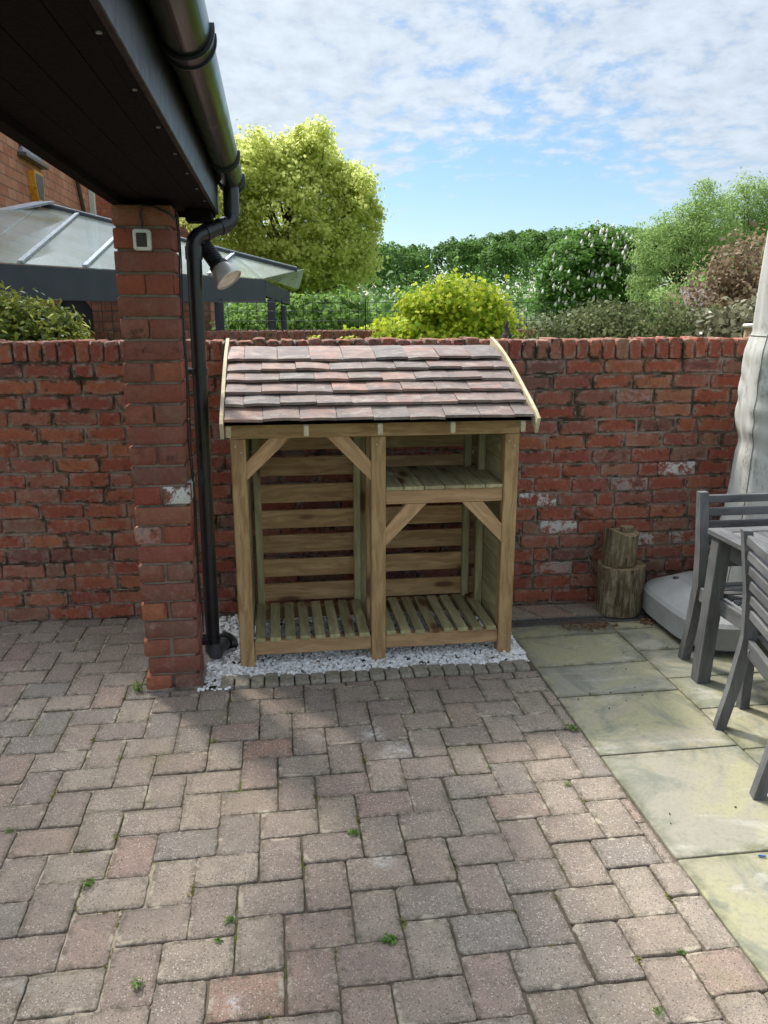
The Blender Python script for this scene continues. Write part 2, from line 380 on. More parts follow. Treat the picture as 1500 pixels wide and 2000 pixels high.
def mat_leaf(name, ca, cb, cc, trans=.35, rough=.6):
    m, nt, b = newmat(name, rough, .16); isl = geo(nt).outputs['Random Per Island']; oc = objc(nt)
    c = ramp(nt, isl, [(0, ca), (.5, cb), (1, cc)])
    setc(nt, b, c)
    tc = mixc(nt, .5, c, tuple(min(1, x*1.6) for x in cc))
    tr = nd(nt, 'ShaderNodeBsdfTranslucent', {0: tc})
    mx = nd(nt, 'ShaderNodeMixShader', {0: trans, 1: b.outputs[0], 2: tr.outputs[0]})
    nt.links.new(mx.outputs[0], nt.nodes['Material Output'].inputs[0]); return m
M_maple = mat_leaf('maple_leaf', (.34, .43, .06), (.51, .57, .13), (.70, .73, .27), .56)
M_ylw = mat_leaf('golden_leaf', (.13, .25, .015), (.33, .43, .025), (.56, .58, .06), .35)
M_green = mat_leaf('green_leaf', (.07, .14, .025), (.13, .24, .045), (.22, .34, .08), .4)
M_chest = mat_leaf('chestnut_leaf', (.045, .11, .02), (.08, .18, .03), (.15, .27, .05), .4)
M_willow = mat_leaf('willow_leaf', (.14, .24, .06), (.22, .33, .09), (.34, .44, .16), .42)
M_wood2 = mat_leaf('woodland_leaf', (.04, .095, .018), (.075, .155, .03), (.13, .235, .045), .35)
M_laurel = mat_leaf('laurel_leaf', (.035, .06, .012), (.09, .13, .025), (.50, .50, .09), .2, .4)
M_purple = mat_leaf('purple_leaf', (.09, .055, .03), (.18, .11, .06), (.36, .27, .17), .3, .5)
M_coton = mat_leaf('hedge_leaf', (.045, .065, .02), (.09, .12, .035), (.21, .22, .10), .25, .6)
M_weed = mat_leaf('weed_leaf', (.06, .12, .02), (.10, .19, .035), (.2, .30, .07), .3)
M_moss = mat_leaf('moss', (.07, .08, .015), (.13, .13, .025), (.20, .18, .04), .2)
M_blossom = flat('blossom', (.85, .80, .72), .7, .2, c2=(.75, .62, .55), sc=9)
M_bloomy = flat('yellow_flower', (.7, .6, .05), .6, .2)

# paving
def mat_paver():
    m, nt, b = newmat('paver_concrete', .88, .2); oc = objc(nt); isl = geo(nt).outputs['Random Per Island']
    base = ramp(nt, isl, [(0, (.25, .20, .165)), (.2, (.30, .24, .19)), (.4, (.325, .27, .21)), (.55, (.27, .205, .165)), (.7, (.215, .195, .17)), (.8, (.32, .215, .17)), (.9, (.285, .245, .185)), (.95, (.36, .19, .14)), (1, (.205, .195, .18))])
    n3 = noise(nt, oc, 1.4, 4, .6)
    c = mixc(nt, ramp(nt, n3, [(.4, 0), (.65, .45)]), base, (.22, .175, .13))
    c = mixc(nt, mth(nt, 'MULTIPLY', ramp(nt, noise(nt, oc, 11, 5, .7), [(.4, 0), (.7, 1)]), .6), c, (.15, .12, .105))
    # exposed aggregate: pale and dark chips
    v1 = nd(nt, 'ShaderNodeTexVoronoi', {'Vector': oc, 'Scale': 150, 'Randomness': 1})
    sel = nd(nt, 'ShaderNodeSeparateColor', {0: v1.outputs['Color']})
    chip = mth(nt, 'MULTIPLY', ramp(nt, v1.outputs['Distance'], [(.30, 1), (.45, 0)]), ramp(nt, sel.outputs[0], [(.70, 0), (.76, 1)]))
    wear = ramp(nt, noise(nt, oc, 2.2, 4), [(.35, .3), (.62, .9)])
    c = mixc(nt, mth(nt, 'MULTIPLY', chip, wear), c, (.50, .44, .37))
    v2 = nd(nt, 'ShaderNodeTexVoronoi', {'Vector': oc, 'Scale': 260, 'Randomness': 1}); s2 = nd(nt, 'ShaderNodeSeparateColor', {0: v2.outputs['Color']})
    chip2 = mth(nt, 'MULTIPLY', ramp(nt, v2.outputs['Distance'], [(.32, 1), (.5, 0)]), ramp(nt, s2.outputs[0], [(.55, 0), (.62, .8)]))
    c = mixc(nt, mth(nt, 'MULTIPLY', chip2, wear), c, (.42, .36, .30))
    dc2 = mth(nt, 'MULTIPLY', ramp(nt, v2.outputs['Distance'], [(.32, 1), (.5, 0)]), ramp(nt, s2.outputs[1], [(.62, 0), (.68, .7)]))
    c = mixc(nt, dc2, c, (.10, .08, .07))
    dchip = mth(nt, 'MULTIPLY', ramp(nt, v1.outputs['Distance'], [(.30, 1), (.45, 0)]), ramp(nt, sel.outputs[1], [(.80, 0), (.84, 1)]))
    c = mixc(nt, mth(nt, 'MULTIPLY', dchip, .7), c, (.07, .055, .05))
    c = mixc(nt, mth(nt, 'MULTIPLY', rim(nt, .86, 40, (.42, .62)), .75), c, (.10, .085, .06))
    c = mixc(nt, mth(nt, 'MULTIPLY', rim(nt, .9, 9, (.55, .63)), .8), c, (.40, .34, .26))
    # pale lime scuffs
    c = mixc(nt, mth(nt, 'MULTIPLY', ramp(nt, noise(nt, mapping(nt, oc, (1, 1, 1), (4.3, 1, 0)), 2.6, 6, .7), [(.64, 0), (.78, 1)]), .5), c, (.5, .48, .45))
    for (sx_, sy_, sr_) in ((.298, 2.19, .05), (.44, 2.83, .09), (.36, 2.98, .07), (-.15, 1.70, .04)):     # spilt lime marks
        dd = nd(nt, 'ShaderNodeVectorMath', {0: oc, 1: (sx_, sy_, 0)}, operation='DISTANCE').outputs['Value']
        c = mixc(nt, mth(nt, 'MULTIPLY', ramp(nt, mth(nt, 'DIVIDE', dd, sr_), [(.1, .7), (1, 0)]), ramp(nt, noise(nt, oc, 28, 6, .8), [(.42, 0), (.6, 1)])), c, (.66, .63, .60))
    c = mixc(nt, mth(nt, 'MULTIPLY', ramp(nt, noise(nt, mapping(nt, oc, (1, 1, 1), (1.3, 7, 0)), 3.2, 5, .7), [(.58, 0), (.72, 1)]), .35), c, (.15, .15, .06))
    setc(nt, b, c)
    h = mth(nt, 'ADD', mth(nt, 'MULTIPLY', ramp(nt, v1.outputs['Distance'], [(0, 1), (.6, 0)]), .7), noise(nt, oc, 45, 4, .7))
    bump(nt, b, h, .55, .004); return m
M_paver = mat_paver()
def mat_slab():
    m, nt, b = newmat('sandstone_slab', .82, .25); oc = objc(nt); isl = geo(nt).outputs['Random Per Island']
    off = nd(nt, 'ShaderNodeCombineXYZ', {0: mth(nt, 'MULTIPLY', isl, 40), 1: mth(nt, 'MULTIPLY', isl, 13)}).outputs[0]
    v = nd(nt, 'ShaderNodeVectorMath', {0: oc, 1: off}, operation='ADD').outputs[0]
    base = ramp(nt, isl, [(0, (.22, .215, .155)), (.3, (.27, .255, .165)), (.55, (.235, .23, .19)), (.75, (.32, .28, .21)), (1, (.26, .25, .165))])
    c = mixc(nt, ramp(nt, noise(nt, v, 1.8, 6, .7, .8), [(.44, 0), (.56, .9)]), base, (.32, .295, .175))
    c = mixc(nt, ramp(nt, noise(nt, mapping(nt, v, (1, 1, 1), (3, 5, 0)), 3.0, 6, .7, .8), [(.48, 0), (.60, .85)]), c, (.17, .175, .14))
    c = mixc(nt, ramp(nt, noise(nt, mapping(nt, v, (1, 2, 1), (8, 5, 0)), 2.4, 5, .65, 1), [(.56, 0), (.68, .6)]), c, (.44, .42, .36))
    c = mixc(nt, ramp(nt, noise(nt, oc, 55, 5, .75), [(.50, 0), (.70, .5)]), c, (.15, .15, .10))
    c = mixc(nt, ramp(nt, noise(nt, oc, 17, 5, .8), [(.70, 0), (.78, .6)]), c, (.08, .075, .05))
    c = mixc(nt, mth(nt, 'MULTIPLY', rim(nt, .88, 14, (.40, .62)), .75), c, (.12, .12, .07))
    setc(nt, b, c); bump(nt, b, mth(nt, 'ADD', noise(nt, oc, 28, 6, .7), mth(nt, 'MULTIPLY', noise(nt, v, 5, 4, .6, .5), 2.5)), .6, .006); return m
M_slab = mat_slab()
def mat_sand():
    m, nt, b = newmat('joint_sand', .95, .1); oc = objc(nt)
    sx = nd(nt, 'ShaderNodeSeparateXYZ', {0: oc}).outputs[0]
    lf = nd(nt, 'ShaderNodeMapRange', {0: mth(nt, 'ADD', sx, mth(nt, 'MULTIPLY', noise(nt, oc, 2, 3), .5)), 1: -.35, 2: .1}).outputs[0]
    c = mixc(nt, lf, (.42, .35, .265), (.12, .095, .07))
    c = mixc(nt, ramp(nt, noise(nt, oc, 3.5, 5, .7), [(.55, 0), (.63, 1)]), c, (.09, .11, .02))
    c = mixc(nt, ramp(nt, noise(nt, oc, 14, 5, .7), [(.5, 0), (.62, .6)]), c, (.04, .035, .025))
    setc(nt, b, c); bump(nt, b, noise(nt, oc, 120, 4), .8, .005); return m
M_sand = mat_sand()
def mat_tile():
    m, nt, b = newmat('clay_tile', .62, .35); oc = objc(nt); isl = geo(nt).outputs['Random Per Island']
    off = nd(nt, 'ShaderNodeCombineXYZ', {0: mth(nt, 'MULTIPLY', isl, 60)}).outputs[0]
    v = nd(nt, 'ShaderNodeVectorMath', {0: oc, 1: off}, operation='ADD').outputs[0]
    base = ramp(nt, isl, [(0, (.16, .115, .10)), (.25, (.28, .155, .12)), (.45, (.17, .125, .11)), (.6, (.34, .18, .13)), (.8, (.21, .145, .115)), (1, (.13, .112, .105))])
    c = mixc(nt, ramp(nt, noise(nt, mapping(nt, v, (1, 1.6, 1.6)), 9, 5, .7, .5), [(.42, 0), (.62, .7)]), base, (.11, .095, .09))
    c = mixc(nt, ramp(nt, noise(nt, mapping(nt, v, (1, 2, 2), (3, 0, 0)), 10, 6, .75, .6), [(.50, 0), (.66, .6)]), c, (.38, .335, .28))
    setc(nt, b, c); bump(nt, b, noise(nt, mapping(nt, oc, (1, 2, 2)), 45, 5, .65), .5, .004); return m
M_tile = mat_tile()
def mat_stone():
    m, nt, b = newmat('white_stone', .7, .3); isl = geo(nt).outputs['Random Per Island']; oc = objc(nt)
    c = ramp(nt, isl, [(0, (.56, .54, .49)), (.15, (.74, .74, .73)), (.6, (.86, .86, .85)), (.9, (.80, .79, .76)), (1, (.48, .42, .36))])
    setc(nt, b, mixc(nt, ramp(nt, noise(nt, oc, 60, 3), [(.5, 0), (.7, .4)]), c, (.5, .5, .49))); return m
M_stone = mat_stone()
def mat_setts():
    m, nt, b = newmat('sett_stone', .9, .15); oc = objc(nt); isl = geo(nt).outputs['Random Per Island']
    c = ramp(nt, isl, [(0, (.29, .26, .21)), (.5, (.34, .30, .24)), (1, (.26, .23, .19))])
    c = mixc(nt, ramp(nt, noise(nt, oc, 60, 4, .7), [(.45, 0), (.65, .6)]), c, (.11, .095, .075))
    c = mixc(nt, ramp(nt, noise(nt, oc, 9, 4, .7), [(.5, 0), (.7, .5)]), c, (.14, .14, .07))
    setc(nt, b, c); bump(nt, b, noise(nt, oc, 80, 4, .7), .7, .004); return m
M_sett = mat_setts()
def mat_farbrick(name, c1, c2, mo, vecaxes, sc=1):
    m, nt, b = newmat(name, .9, .15); oc = objc(nt); s = nd(nt, 'ShaderNodeSeparateXYZ', {0: oc})
    v = nd(nt, 'ShaderNodeCombineXYZ', {0: s.outputs[vecaxes[0]], 1: s.outputs[vecaxes[1]]}).outputs[0]
    bt = nd(nt, 'ShaderNodeTexBrick', {'Vector': v, 'Color1': c4(c1), 'Color2': c4(c2), 'Mortar': c4(mo), 'Scale': 1, 'Mortar Size': .012, 'Bias': .0, 'Brick Width': .46*sc, 'Row Height': .18*sc, 'Mortar Smooth': .2})
    c = mixc(nt, ramp(nt, noise(nt, oc, 1.5, 5, .7), [(.4, 0), (.65, .5)]), bt.outputs[0], tuple(x*.6 for x in c1))
    c = mixc(nt, ramp(nt, noise(nt, v, 5, 3), [(.5, 0), (.7, .5)]), c, (.46, .24, .16))
    setc(nt, b, c); bump(nt, b, bt.outputs['Fac'], -.4, .01); return m
M_house = mat_farbrick('house_brick', (.44, .16, .10), (.56, .26, .17), (.15, .10, .08), (1, 2))
M_outb = mat_farbrick('outbuilding_brick', (.26, .10, .07), (.36, .15, .10), (.16, .12, .1), (0, 2), .55)

# ------------------------------------------------------------ ground
def sheet(name, x0, x1, y0, y1, z, m, nx=1, ny=1, dz=0):
    vs = []; 
    for j in range(ny+1):
        for i in range(nx+1):
            x = x0+(x1-x0)*i/nx; y = y0+(y1-y0)*j/ny
            vs.append((x, y, z+(vnoise((x, y, 0), 3)*dz if dz else 0)))
    fs = [(j*(nx+1)+i, j*(nx+1)+i+1, (j+1)*(nx+1)+i+1, (j+1)*(nx+1)+i) for j in range(ny) for i in range(nx)]
    mb = MB(); mb.add(vs, fs); return mb.build(name, m)
M_grass = flat('meadow', (.07, .12, .03), .95, .1, c2=(.045, .08, .02), sc=.5, bmp=.3)
tag(sheet('ground', -1500, 1500, -400, 2500, -.07, M_grass), kind='structure')
tag(sheet('sand_bed', -4.5, 5.5, -1.6, 4.55, -.0075, M_sand, 160, 110, .006), kind='structure')

GX0, GX1, GY0 = -.36, 1.232, 3.585        # gravel bed
EDGE = 1.232                              # pavers end here, slabs begin
SY = 3.47                                 # front line of the setts
L, W, SYS = .2, .1375, 1.047
mb = MB()
def TG(p): return (p[0], p[1], p[2])
t1 = (W, -W*SYS); t2 = (L+W, (L-W)*SYS); A0 = (-.372, 2.643)
joint = .0020
def wall_y(x): return 4.365-.035*(x-1.2)
cnt = 0; JT = []
for i in range(-60, 60):
    for j in range(-24, 24):
        bx = A0[0]+i*t1[0]+j*t2[0]; by = A0[1]+i*t1[1]+j*t2[1]
        for (x0, x1, y0, y1) in ((bx, bx+L, by, by+W*SYS), (bx+L, bx+L+W, by, by+L*SYS)):
            xc, yc = (x0+x1)/2, (y0+y1)/2
            if x1 < -2.6 or y1 < .2 or x0 > EDGE or y0 > 4.5: continue
            x1 = min(x1, EDGE-.002)
            yw = wall_y(xc)
            y1 = min(y1, yw+.02)
            if x1 > GX0 and y1 > SY:             # meets the setts / gravel
                if (y0+y1)/2 < SY+.02 or x0 > GX0-.05: y1 = min(y1, SY)
                else: x1 = min(x1, GX0-.005)
            if x1-x0 < .02 or y1-y0 < .02: continue
            if x0 > -.66 and x1 < -.35 and y0 > 3.47 and y1 < 3.76: continue
            z = random.gauss(0, .0016)
            jj = joint+random.uniform(-.0008, .0012)
            sx, sy_ = random.gauss(0, .0014), random.gauss(0, .0014)
            z += .004*vnoise((xc, yc, 0), 1.2)
            mb.block(x0+jj+sx, x1-jj+sx, y0+jj+sy_, y1-jj+sy_, .012, lambda p, z=z: (p[0], p[1], p[2]+z), r=.0042, cr=random.uniform(.007, .013), jit=.0018, step=.022, dome=.0004, tilt=.012)
            cnt += 1; JT.append((x0, x1, y0, y1))
tag(mb.build('block_paving', M_paver), kind='structure')
# moss creeping along some of the joints
P = []
for (x0, x1, y0, y1) in JT:
    for k in range(26):
        if random.random() < .5: p = (x0+random.gauss(0, .0022), random.uniform(y0, y1))
        else: p = (random.uniform(x0, x1), y0+random.gauss(0, .0022))
        if vnoise((p[0], p[1], 3), 2.3)+.5*vnoise((p[0], p[1], 9), 9) > .44: 
            for _ in range(3): P.append((p[0]+random.gauss(0, .002), p[1]+random.gauss(0, .002), random.uniform(-.004, .0015)))
tag(leaves('joint_moss', P, [(0, 0, 1)]*len(P), .0065, M_moss, None, 'quad', .6), 'thin yellow-green moss creeping along the joints of the block paving', 'moss', kind='stuff')
# strip of pavers between drain and wall
mb = MB()
x = 1.235
while x < 4.2:
    wv = random.uniform(.2, .215)
    sk = .03
    mb.block(x+.003, x+wv-.003, 4.118, 4.34-(x-1.2)*.035, .014, lambda p: (p[0]-(p[1]-4.2)*.5, p[1], p[2]+.001), r=.006, cr=.01, jit=.0015, dome=.0005, tilt=.01)
    x += wv
tag(mb.build('wall_foot_paving', M_paver), kind='structure')
# slabs
mb = MB()
def slab(x0, x1, y0, y1):
    mb.block(x0+.004, x1-.004, y0+.004, y1-.004, .02, TG, r=.004, cr=.004, jit=.0012, step=.12, dome=.0003, tilt=.003)
ys1 = [4.02, 3.865, 3.50, 3.183, 2.69, 2.07, 1.47, .87, .27]
ys2 = [4.02, 3.91, 3.62, 3.30, 2.995, 2.66, 2.20, 1.6, 1.0, .4]
ys3 = [4.02, 3.74, 3.14, 2.82, 2.22, 1.62, 1.0, .4]
for x0, x1, ys in ((EDGE, 1.822, ys1), (1.822, 2.42, ys2), (2.42, 3.02, ys3), (3.02, 3.62, ys1), (3.62, 4.22, ys2)):
    for a, b_ in zip(ys, ys[1:]): slab(x0, x1, b_, a)
tag(mb.build('patio_slabs', M_slab), kind='structure')

# drain channel
dr = thing('drain_channel', 'narrow black slotted drain grating running along the foot of the brick wall', 'drain', (1.24, 4.07, 0))
mb = MB()
for y0, y1 in ((-.047, -.038), (.036, .045)): mb.box((0, y0, -.02), (2.9, y1, .002), .001)
x = 0
while x < 2.9:
    M = Matrix.Translation((x, -.001, -.004)) @ Matrix.Rotation(R(-25), 4, 'Z')
    mb.box((-.0035, -.042, -.006), (.0035, .042, .003), .001, 1, M); x += .0145
mb.build('grating', M_iron, dr)
mb = MB(); mb.box((0, -.046, -.03), (2.9, .044, -.022), .001); mb.build('channel', M_soil, dr)

# setts in front of the gravel
mb = MB(); x = -.30
while x < EDGE-.02:
    wv = random.uniform(.066, .076); yo = random.gauss(0, .003)-.0*(x)
    y1 = 3.572+random.gauss(0, .004)+(.015 if x < 0 else 0); z = random.gauss(.012, .003)
    x1 = min(x+wv, EDGE-.002)
    if x1-x > .03: mb.block(x+.003, x1-.004, SY+.004+yo, y1, .03, lambda p, z=z: (p[0], p[1], p[2]+z), r=.006, cr=.009, jit=.0022, step=.018, dome=.0008, tilt=.03)
    x += wv
tag(mb.build('sett_edging', M_sett), kind='structure')

# gravel
mbg = MB()
tag(sheet('gravel_bed', GX0-.02, GX1, GY0-.02, 4.42, -.010, flat('gravel_base', (.34, .33, .31), .95, .1, c2=(.2, .19, .17), sc=60), 2, 2), kind='structure')
phi = (1+5**.5)/2
ico = [(-1, phi, 0), (1, phi, 0), (-1, -phi, 0), (1, -phi, 0), (0, -1, phi), (0, 1, phi), (0, -1, -phi), (0, 1, -phi), (phi, 0, -1), (phi, 0, 1), (-phi, 0, -1), (-phi, 0, 1)]
icf = [(0, 11, 5), (0, 5, 1), (0, 1, 7), (0, 7, 10), (0, 10, 11), (1, 5, 9), (5, 11, 4), (11, 10, 2), (10, 7, 6), (7, 1, 8), (3, 9, 4), (3, 4, 2), (3, 2, 6), (3, 6, 8), (3, 8, 9), (4, 9, 5), (2, 4, 11), (6, 2, 10), (8, 6, 7), (9, 8, 1)]
def stone(x, y, z, r, mbx):
    q = Matrix.Rotation(random.uniform(0, 6.28), 3, 'Z') @ Matrix.Rotation(random.uniform(-.6, .6), 3, 'X')
    s = Vector((random.uniform(.8, 1.35), random.uniform(.65, 1), random.uniform(.5, .8)))*r/1.9
    mbx.add([q @ Vector([v[i]*s[i]*random.uniform(.78, 1.2) for i in range(3)])+Vector((x, y, z)) for v in ico], icf)
for k in range(9500):
    x = random.uniform(GX0-.01, GX1-.004); y = random.uniform(GY0-.015, 4.38)
    if x < -.33 and y < 3.56: continue
    front = y < 3.95
    if not front and random.random() < .35: continue
    r = random.uniform(.008, .0145)
    edge = min((x-GX0)/.03, (GX1-x)/.02, (y-GY0+.02)/.03, 1)
    z = random.uniform(-.006, .008)*max(edge, .2)+.002
    stone(x, y, z, r, mbg)
for k in range(60):   # a few strays
    stone(random.uniform(-.4, -.25), random.uniform(3.46, 3.6), .004, random.uniform(.007, .012), mbg)
tag(mbg.build('gravel', M_stone), 'white marble gravel strewn under and in front of the wooden log store', 'gravel', kind='stuff')

# ------------------------------------------------------------ garden wall
def wall_T(p):    # (u,v,w) -> world; w towards the camera
    return (p[0], wall_y(p[0])-p[2], p[1])
PAINT = [(2.27, .79, 1), (1.93, .706, .35), (1.59, .625, 1), (1.54, .46, .9), (2.30, .366, .75), (2.42, .366, .5), (1.66, .20, .4), (2.12, 1.225, .2)]
gw = thing('garden_wall', 'old red brick garden wall with a brick-on-edge top behind the log store', 'wall', (0, 0, 0))
mb = MB(); paint = []
zc = 0.0; zs = [-.06]
z = .006
course = 0
H = 1.441; ncs = 17; ph = H/ncs
def addpaint(mb, n0, val): paint.extend([val]*(len(mb.v)-n0))
for k in range(-1, ncs):
    z0 = .003+k*ph; z1 = z0+ph
    x = -3.6+(.117 if k % 2 else 0)+random.uniform(-.03, .03)
    while x < 4.8:
        wv = random.gauss(.232, .005)
        if random.random() < .09: wv = random.uniform(.105, .125)
        n0 = len(mb.v); j = .0055+random.uniform(-.001, .002) if z0 > .95 else .004+random.uniform(-.001, .002)
        dz = random.gauss(0, .0015)
        rec = random.gauss(0, .003)-(.006 if z0 < .0 else 0)
        mb.block(x+j, x+wv-j, z0+j+dz, z1-j*.9+dz, .03, lambda p, rec=rec: wall_T((p[0], p[1]+.002*math.sin(p[0]*5+z0*3), p[2]+rec)), r=.0045, cr=random.uniform(.006, .014), jit=.0026, step=.022, dome=.0006*random.random(), tilt=.012)
        pv_ = 0
        for (pxx, pzz, s_) in PAINT:
            if x < pxx < x+wv and z0 < pzz < z1: pv_ = s_
        addpaint(mb, n0, pv_)
        x += wv
o = mb.build('brickwork', M_brick, gw)
a = o.data.attributes.new('paint', 'FLOAT_VECTOR', 'POINT'); a.data.foreach_set('vector', np.repeat(np.array(paint, dtype=np.float32)[:, None], 3, 1).ravel())
mb = MB(); x = -3.6
while x < 4.8:
    wv = random.gauss(.0775, .003); wv2 = wv-random.uniform(.007, .014)
    h = random.gauss(1.553, .004); zb = 1.446+random.gauss(0, .002); rec = random.gauss(0, .004); ti = random.gauss(0, .02)
    # brick on edge: outline seen from the front, full depth of the wall
    mb.block(x, x+wv2, zb, h, .215, lambda p, rec=rec, x=x, ti=ti: wall_T((p[0]+(p[1]-1.5)*ti, p[1], p[2]+rec)), r=.005, cr=random.uniform(.006, .016), jit=.0028, step=.022, dome=0, both=True, tilt=.015)
    x += wv
mb.build('coping', M_brick, gw)
mb = MB()     # mortar body, front recessed
nx, nz = 340, 60; vs = []; 
for j in range(nz+1):
    for i in range(nx+1):
        x = -3.6+8.4*i/nx; z = -.1+(1.535+.1)*j/nz
        d = -.011-(.010 if z > 1.44 else 0)+.004*vnoise((x, z, 0), 25)
        if z > 1.5: z += .008*vnoise((x, 0, 3), 30)
        vs.append(wall_T((x, z, d)))
fs = [(j*(nx+1)+i, j*(nx+1)+i+1, (j+1)*(nx+1)+i+1, (j+1)*(nx+1)+i) for j in range(nz) for i in range(nx)]
mb.add(vs, fs)
vs = []; 
for j in range(11):
    for i in range(nx+1):
        x = -3.6+8.4*i/nx; dd = -.021-.19*j/10
        vs.append(wall_T((x, 1.545+.012*vnoise((x, dd, 7), 22) if 0 < j < 10 else 1.53, dd)))
fs = [(j*(nx+1)+i, j*(nx+1)+i+1, (j+1)*(nx+1)+i+1, (j+1)*(nx+1)+i) for j in range(10) for i in range(nx)]
mb.add(vs, fs)
mb.add([wall_T((-3.6, -.1, -.21)), wall_T((4.8, -.1, -.21)), wall_T((4.8, 1.53, -.21)), wall_T((-3.6, 1.53, -.21))], [(3, 2, 1, 0)])
mb.build('mortar', M_mortar, gw)

# ------------------------------------------------------------ brick pillar
PX0, PX1, PY0, PY1 = -.622, -.387, 3.485, 3.72
pl = thing('brick_pillar', 'square red brick pillar holding up the dark porch eaves', 'pillar', ((PX0+PX1)/2, (PY0+PY1)/2, 0))
ox, oy = (PX0+PX1)/2, (PY0+PY1)/2
mb = MB(); paint = []
ncp = 24; pz = 2.13/ncp
for k in range(ncp):
    z0 = k*pz-.005; z1 = z0+pz; hw = .1175
    if k % 2: rects = [(-hw, hw, -hw, -.004), (-hw, hw, .004, hw)]
    else: rects = [(-hw, -.004, -hw, hw), (.004, hw, -hw, hw)]
    for ri, (a0, a1, b0, b1) in enumerate(rects):
        s0, s1 = random.gauss(0, .003), random.gauss(0, .003); n0 = len(mb.v)
        j = .0058
        mb.block(a0+s0, a1+s0, b0+s1, b1+s1, pz-2*j, lambda p, zt=z1-j: (p[0], p[1], p[2]+zt), r=.004, cr=.006, jit=.0028, step=.022, both=True, rimv=0)
        paint.extend([1.6 if (k == 10 and ri == 1) else (.25 if random.random() < .1 else 0)]*(len(mb.v)-n0))
o = mb.build('brickwork', M_brickp, pl)
a = o.data.attributes.new('paint', 'FLOAT_VECTOR', 'POINT'); a.data.foreach_set('vector', np.repeat(np.array(paint, dtype=np.float32)[:, None], 3, 1).ravel())
mb = MB(); mb.box((-.104, -.104, -.05), (.104, .104, 2.12), .002)
mb.box((-.125, -.125, -.05), (.13, .12, .018), .008)
mb.build('mortar', M_mortarp, pl)

# ------------------------------------------------------------ porch eaves
pr = thing('porch_eaves', 'dark stained porch eaves and roof edge overhead resting on the brick pillar', 'porch roof', (-.42, 3.9, 2.14))
def rel(mbx, c):
    mbx.v = [(v[0]-c[0], v[1]-c[1], v[2]-c[2]) for v in mbx.v]; return mbx
PC = (-.42, 3.9, 2.14); YA, YB = -1.2, 3.93
mb = MB(); xs = [-.575, -.49, -.40, -.31, -.262]
for a, b_ in zip(xs, xs[1:]): mb.box((a+.001, YA, 2.142), (b_-.001, YB-.01, 2.16), .0015, 1)
mb.box((-.262, YA, 2.138), (-.237, YB, 2.165), .002, 1)
rel(mb, PC).build('soffit', M_soffit, pr)
mb = MB(); mb.box((-.615, YA, 2.118), (-.576, YB, 2.30), .003, 1); rel(mb, PC).build('inner_board', M_soffit, pr)
mb = MB(); mb.box((-.2365, YA, 2.132), (-.222, YB, 2.33), .002, 1); rel(mb, PC).build('fascia', M_fascia, pr)
mb = MB(); mb.box((-.575, YB-.009, 2.12), (-.2375, YB+.012, 2.33), .002, 0); mb.box((-.36, YB-.15, 2.09), (-.245, YB-.02, 2.1385), .003, 0)
rel(mb, PC).build('end_board', M_soffit, pr)
for k in range(9):
    y = 1.1+k*.34; mb = MB(); mb.tube([(-.252, y, 2.139), (-.252, y, 2.1355)], .005, 8); rel(mb, PC).build('screw', M_alu, pr)
mb = MB(); ang = R(40)      # tiled slope above
n = 7
for k in range(n):
    s0 = k*.14; x0 = -.19-s0*math.cos(ang); z0 = 2.345+s0*math.sin(ang)
    y = YA
    while y < YB+.03:
        Mx = Matrix.Translation((x0, y, z0)) @ Matrix.Rotation(ang, 4, 'Y')
        mb.box((-.2, .001, 0), (0, .164, .014), .002, 0, Mx @ Matrix.Rotation(R(-3), 4, 'Y')); y += .165
mb.add([(-.24, YA, 2.33), (-.24, YB, 2.33), (-.98, YB, 2.96), (-.98, YA, 2.96)], [(0, 1, 2, 3)])
mb.add([(-.98, YA, 2.96), (-.98, YB, 2.96), (-1.25, YB, 2.80), (-1.25, YA, 2.80)], [(0, 1, 2, 3)])
rel(mb, PC).build('roof_tiles', M_tile, pr)

# gutter
gt = thing('rain_gutter', 'black half-round rain gutter along the porch eaves above the pillar', 'gutter', (-.165, 4.0, 2.30))
GC = (-.165, 4.0, 2.305)
def gut(mbx, y0, y1, r, th=.003, a0=180, a1=360, n=20):
    vs = []
    for rr in (r, r-th):
        for i in range(n+1):
            a = R(a0+(a1-a0)*i/n)
            for y in (y0, y1): vs.append((rr*math.cos(a), y, rr*math.sin(a)))
    m_ = 2*(n+1); fs = []
    for i in range(n):
        fs.append((2*i, 2*i+1, 2*i+3, 2*i+2)); fs.append((m_+2*i, m_+2*i+2, m_+2*i+3, m_+2*i+1))
        fs.append((2*i, 2*i+2, m_+2*i+2, m_+2*i)); fs.append((2*i+1, m_+2*i+1, m_+2*i+3, 2*i+3))
    fs.append((0, m_, m_+1, 1)); fs.append((2*n, 2*n+1, m_+2*n+1, m_+2*n))
    mbx.add(vs, fs, None, False)
mb = MB(); gut(mb, -5, .06, .056, .003, 176, 364, 32)
vs = [(.056*math.cos(R(a)), .06, .056*math.sin(R(a))) for a in range(180, 361, 12)]
mb.add(vs, [tuple(range(len(vs)))]); mb.add([(v[0], .063, v[2]) for v in vs], [tuple(range(len(vs)))[::-1]])
for i in range(len(mb.sm)): mb.sm[i] = False
ob = mb.build('trough', M_gutter, gt)
def gring(yc, wd=.03):
    m2 = MB(); gut(m2, yc-wd/2, yc+wd/2, .060, .006, 172, 372, 28)
    for e in (-1, 1): gut(m2, yc+e*wd/2-.004, yc+e*wd/2+.004, .065, .008, 174, 370, 28)
    m2.box((-.066, yc-wd/2, -.02), (-.056, yc+wd/2, .02), .002)
    return m2
for yc, wd in ((-2.02, .07), (-.60, .03), (-.02, .09), (.055, .02), (-3.6, .03)):
    gring(yc, wd).build('bracket', M_pipe, gt)

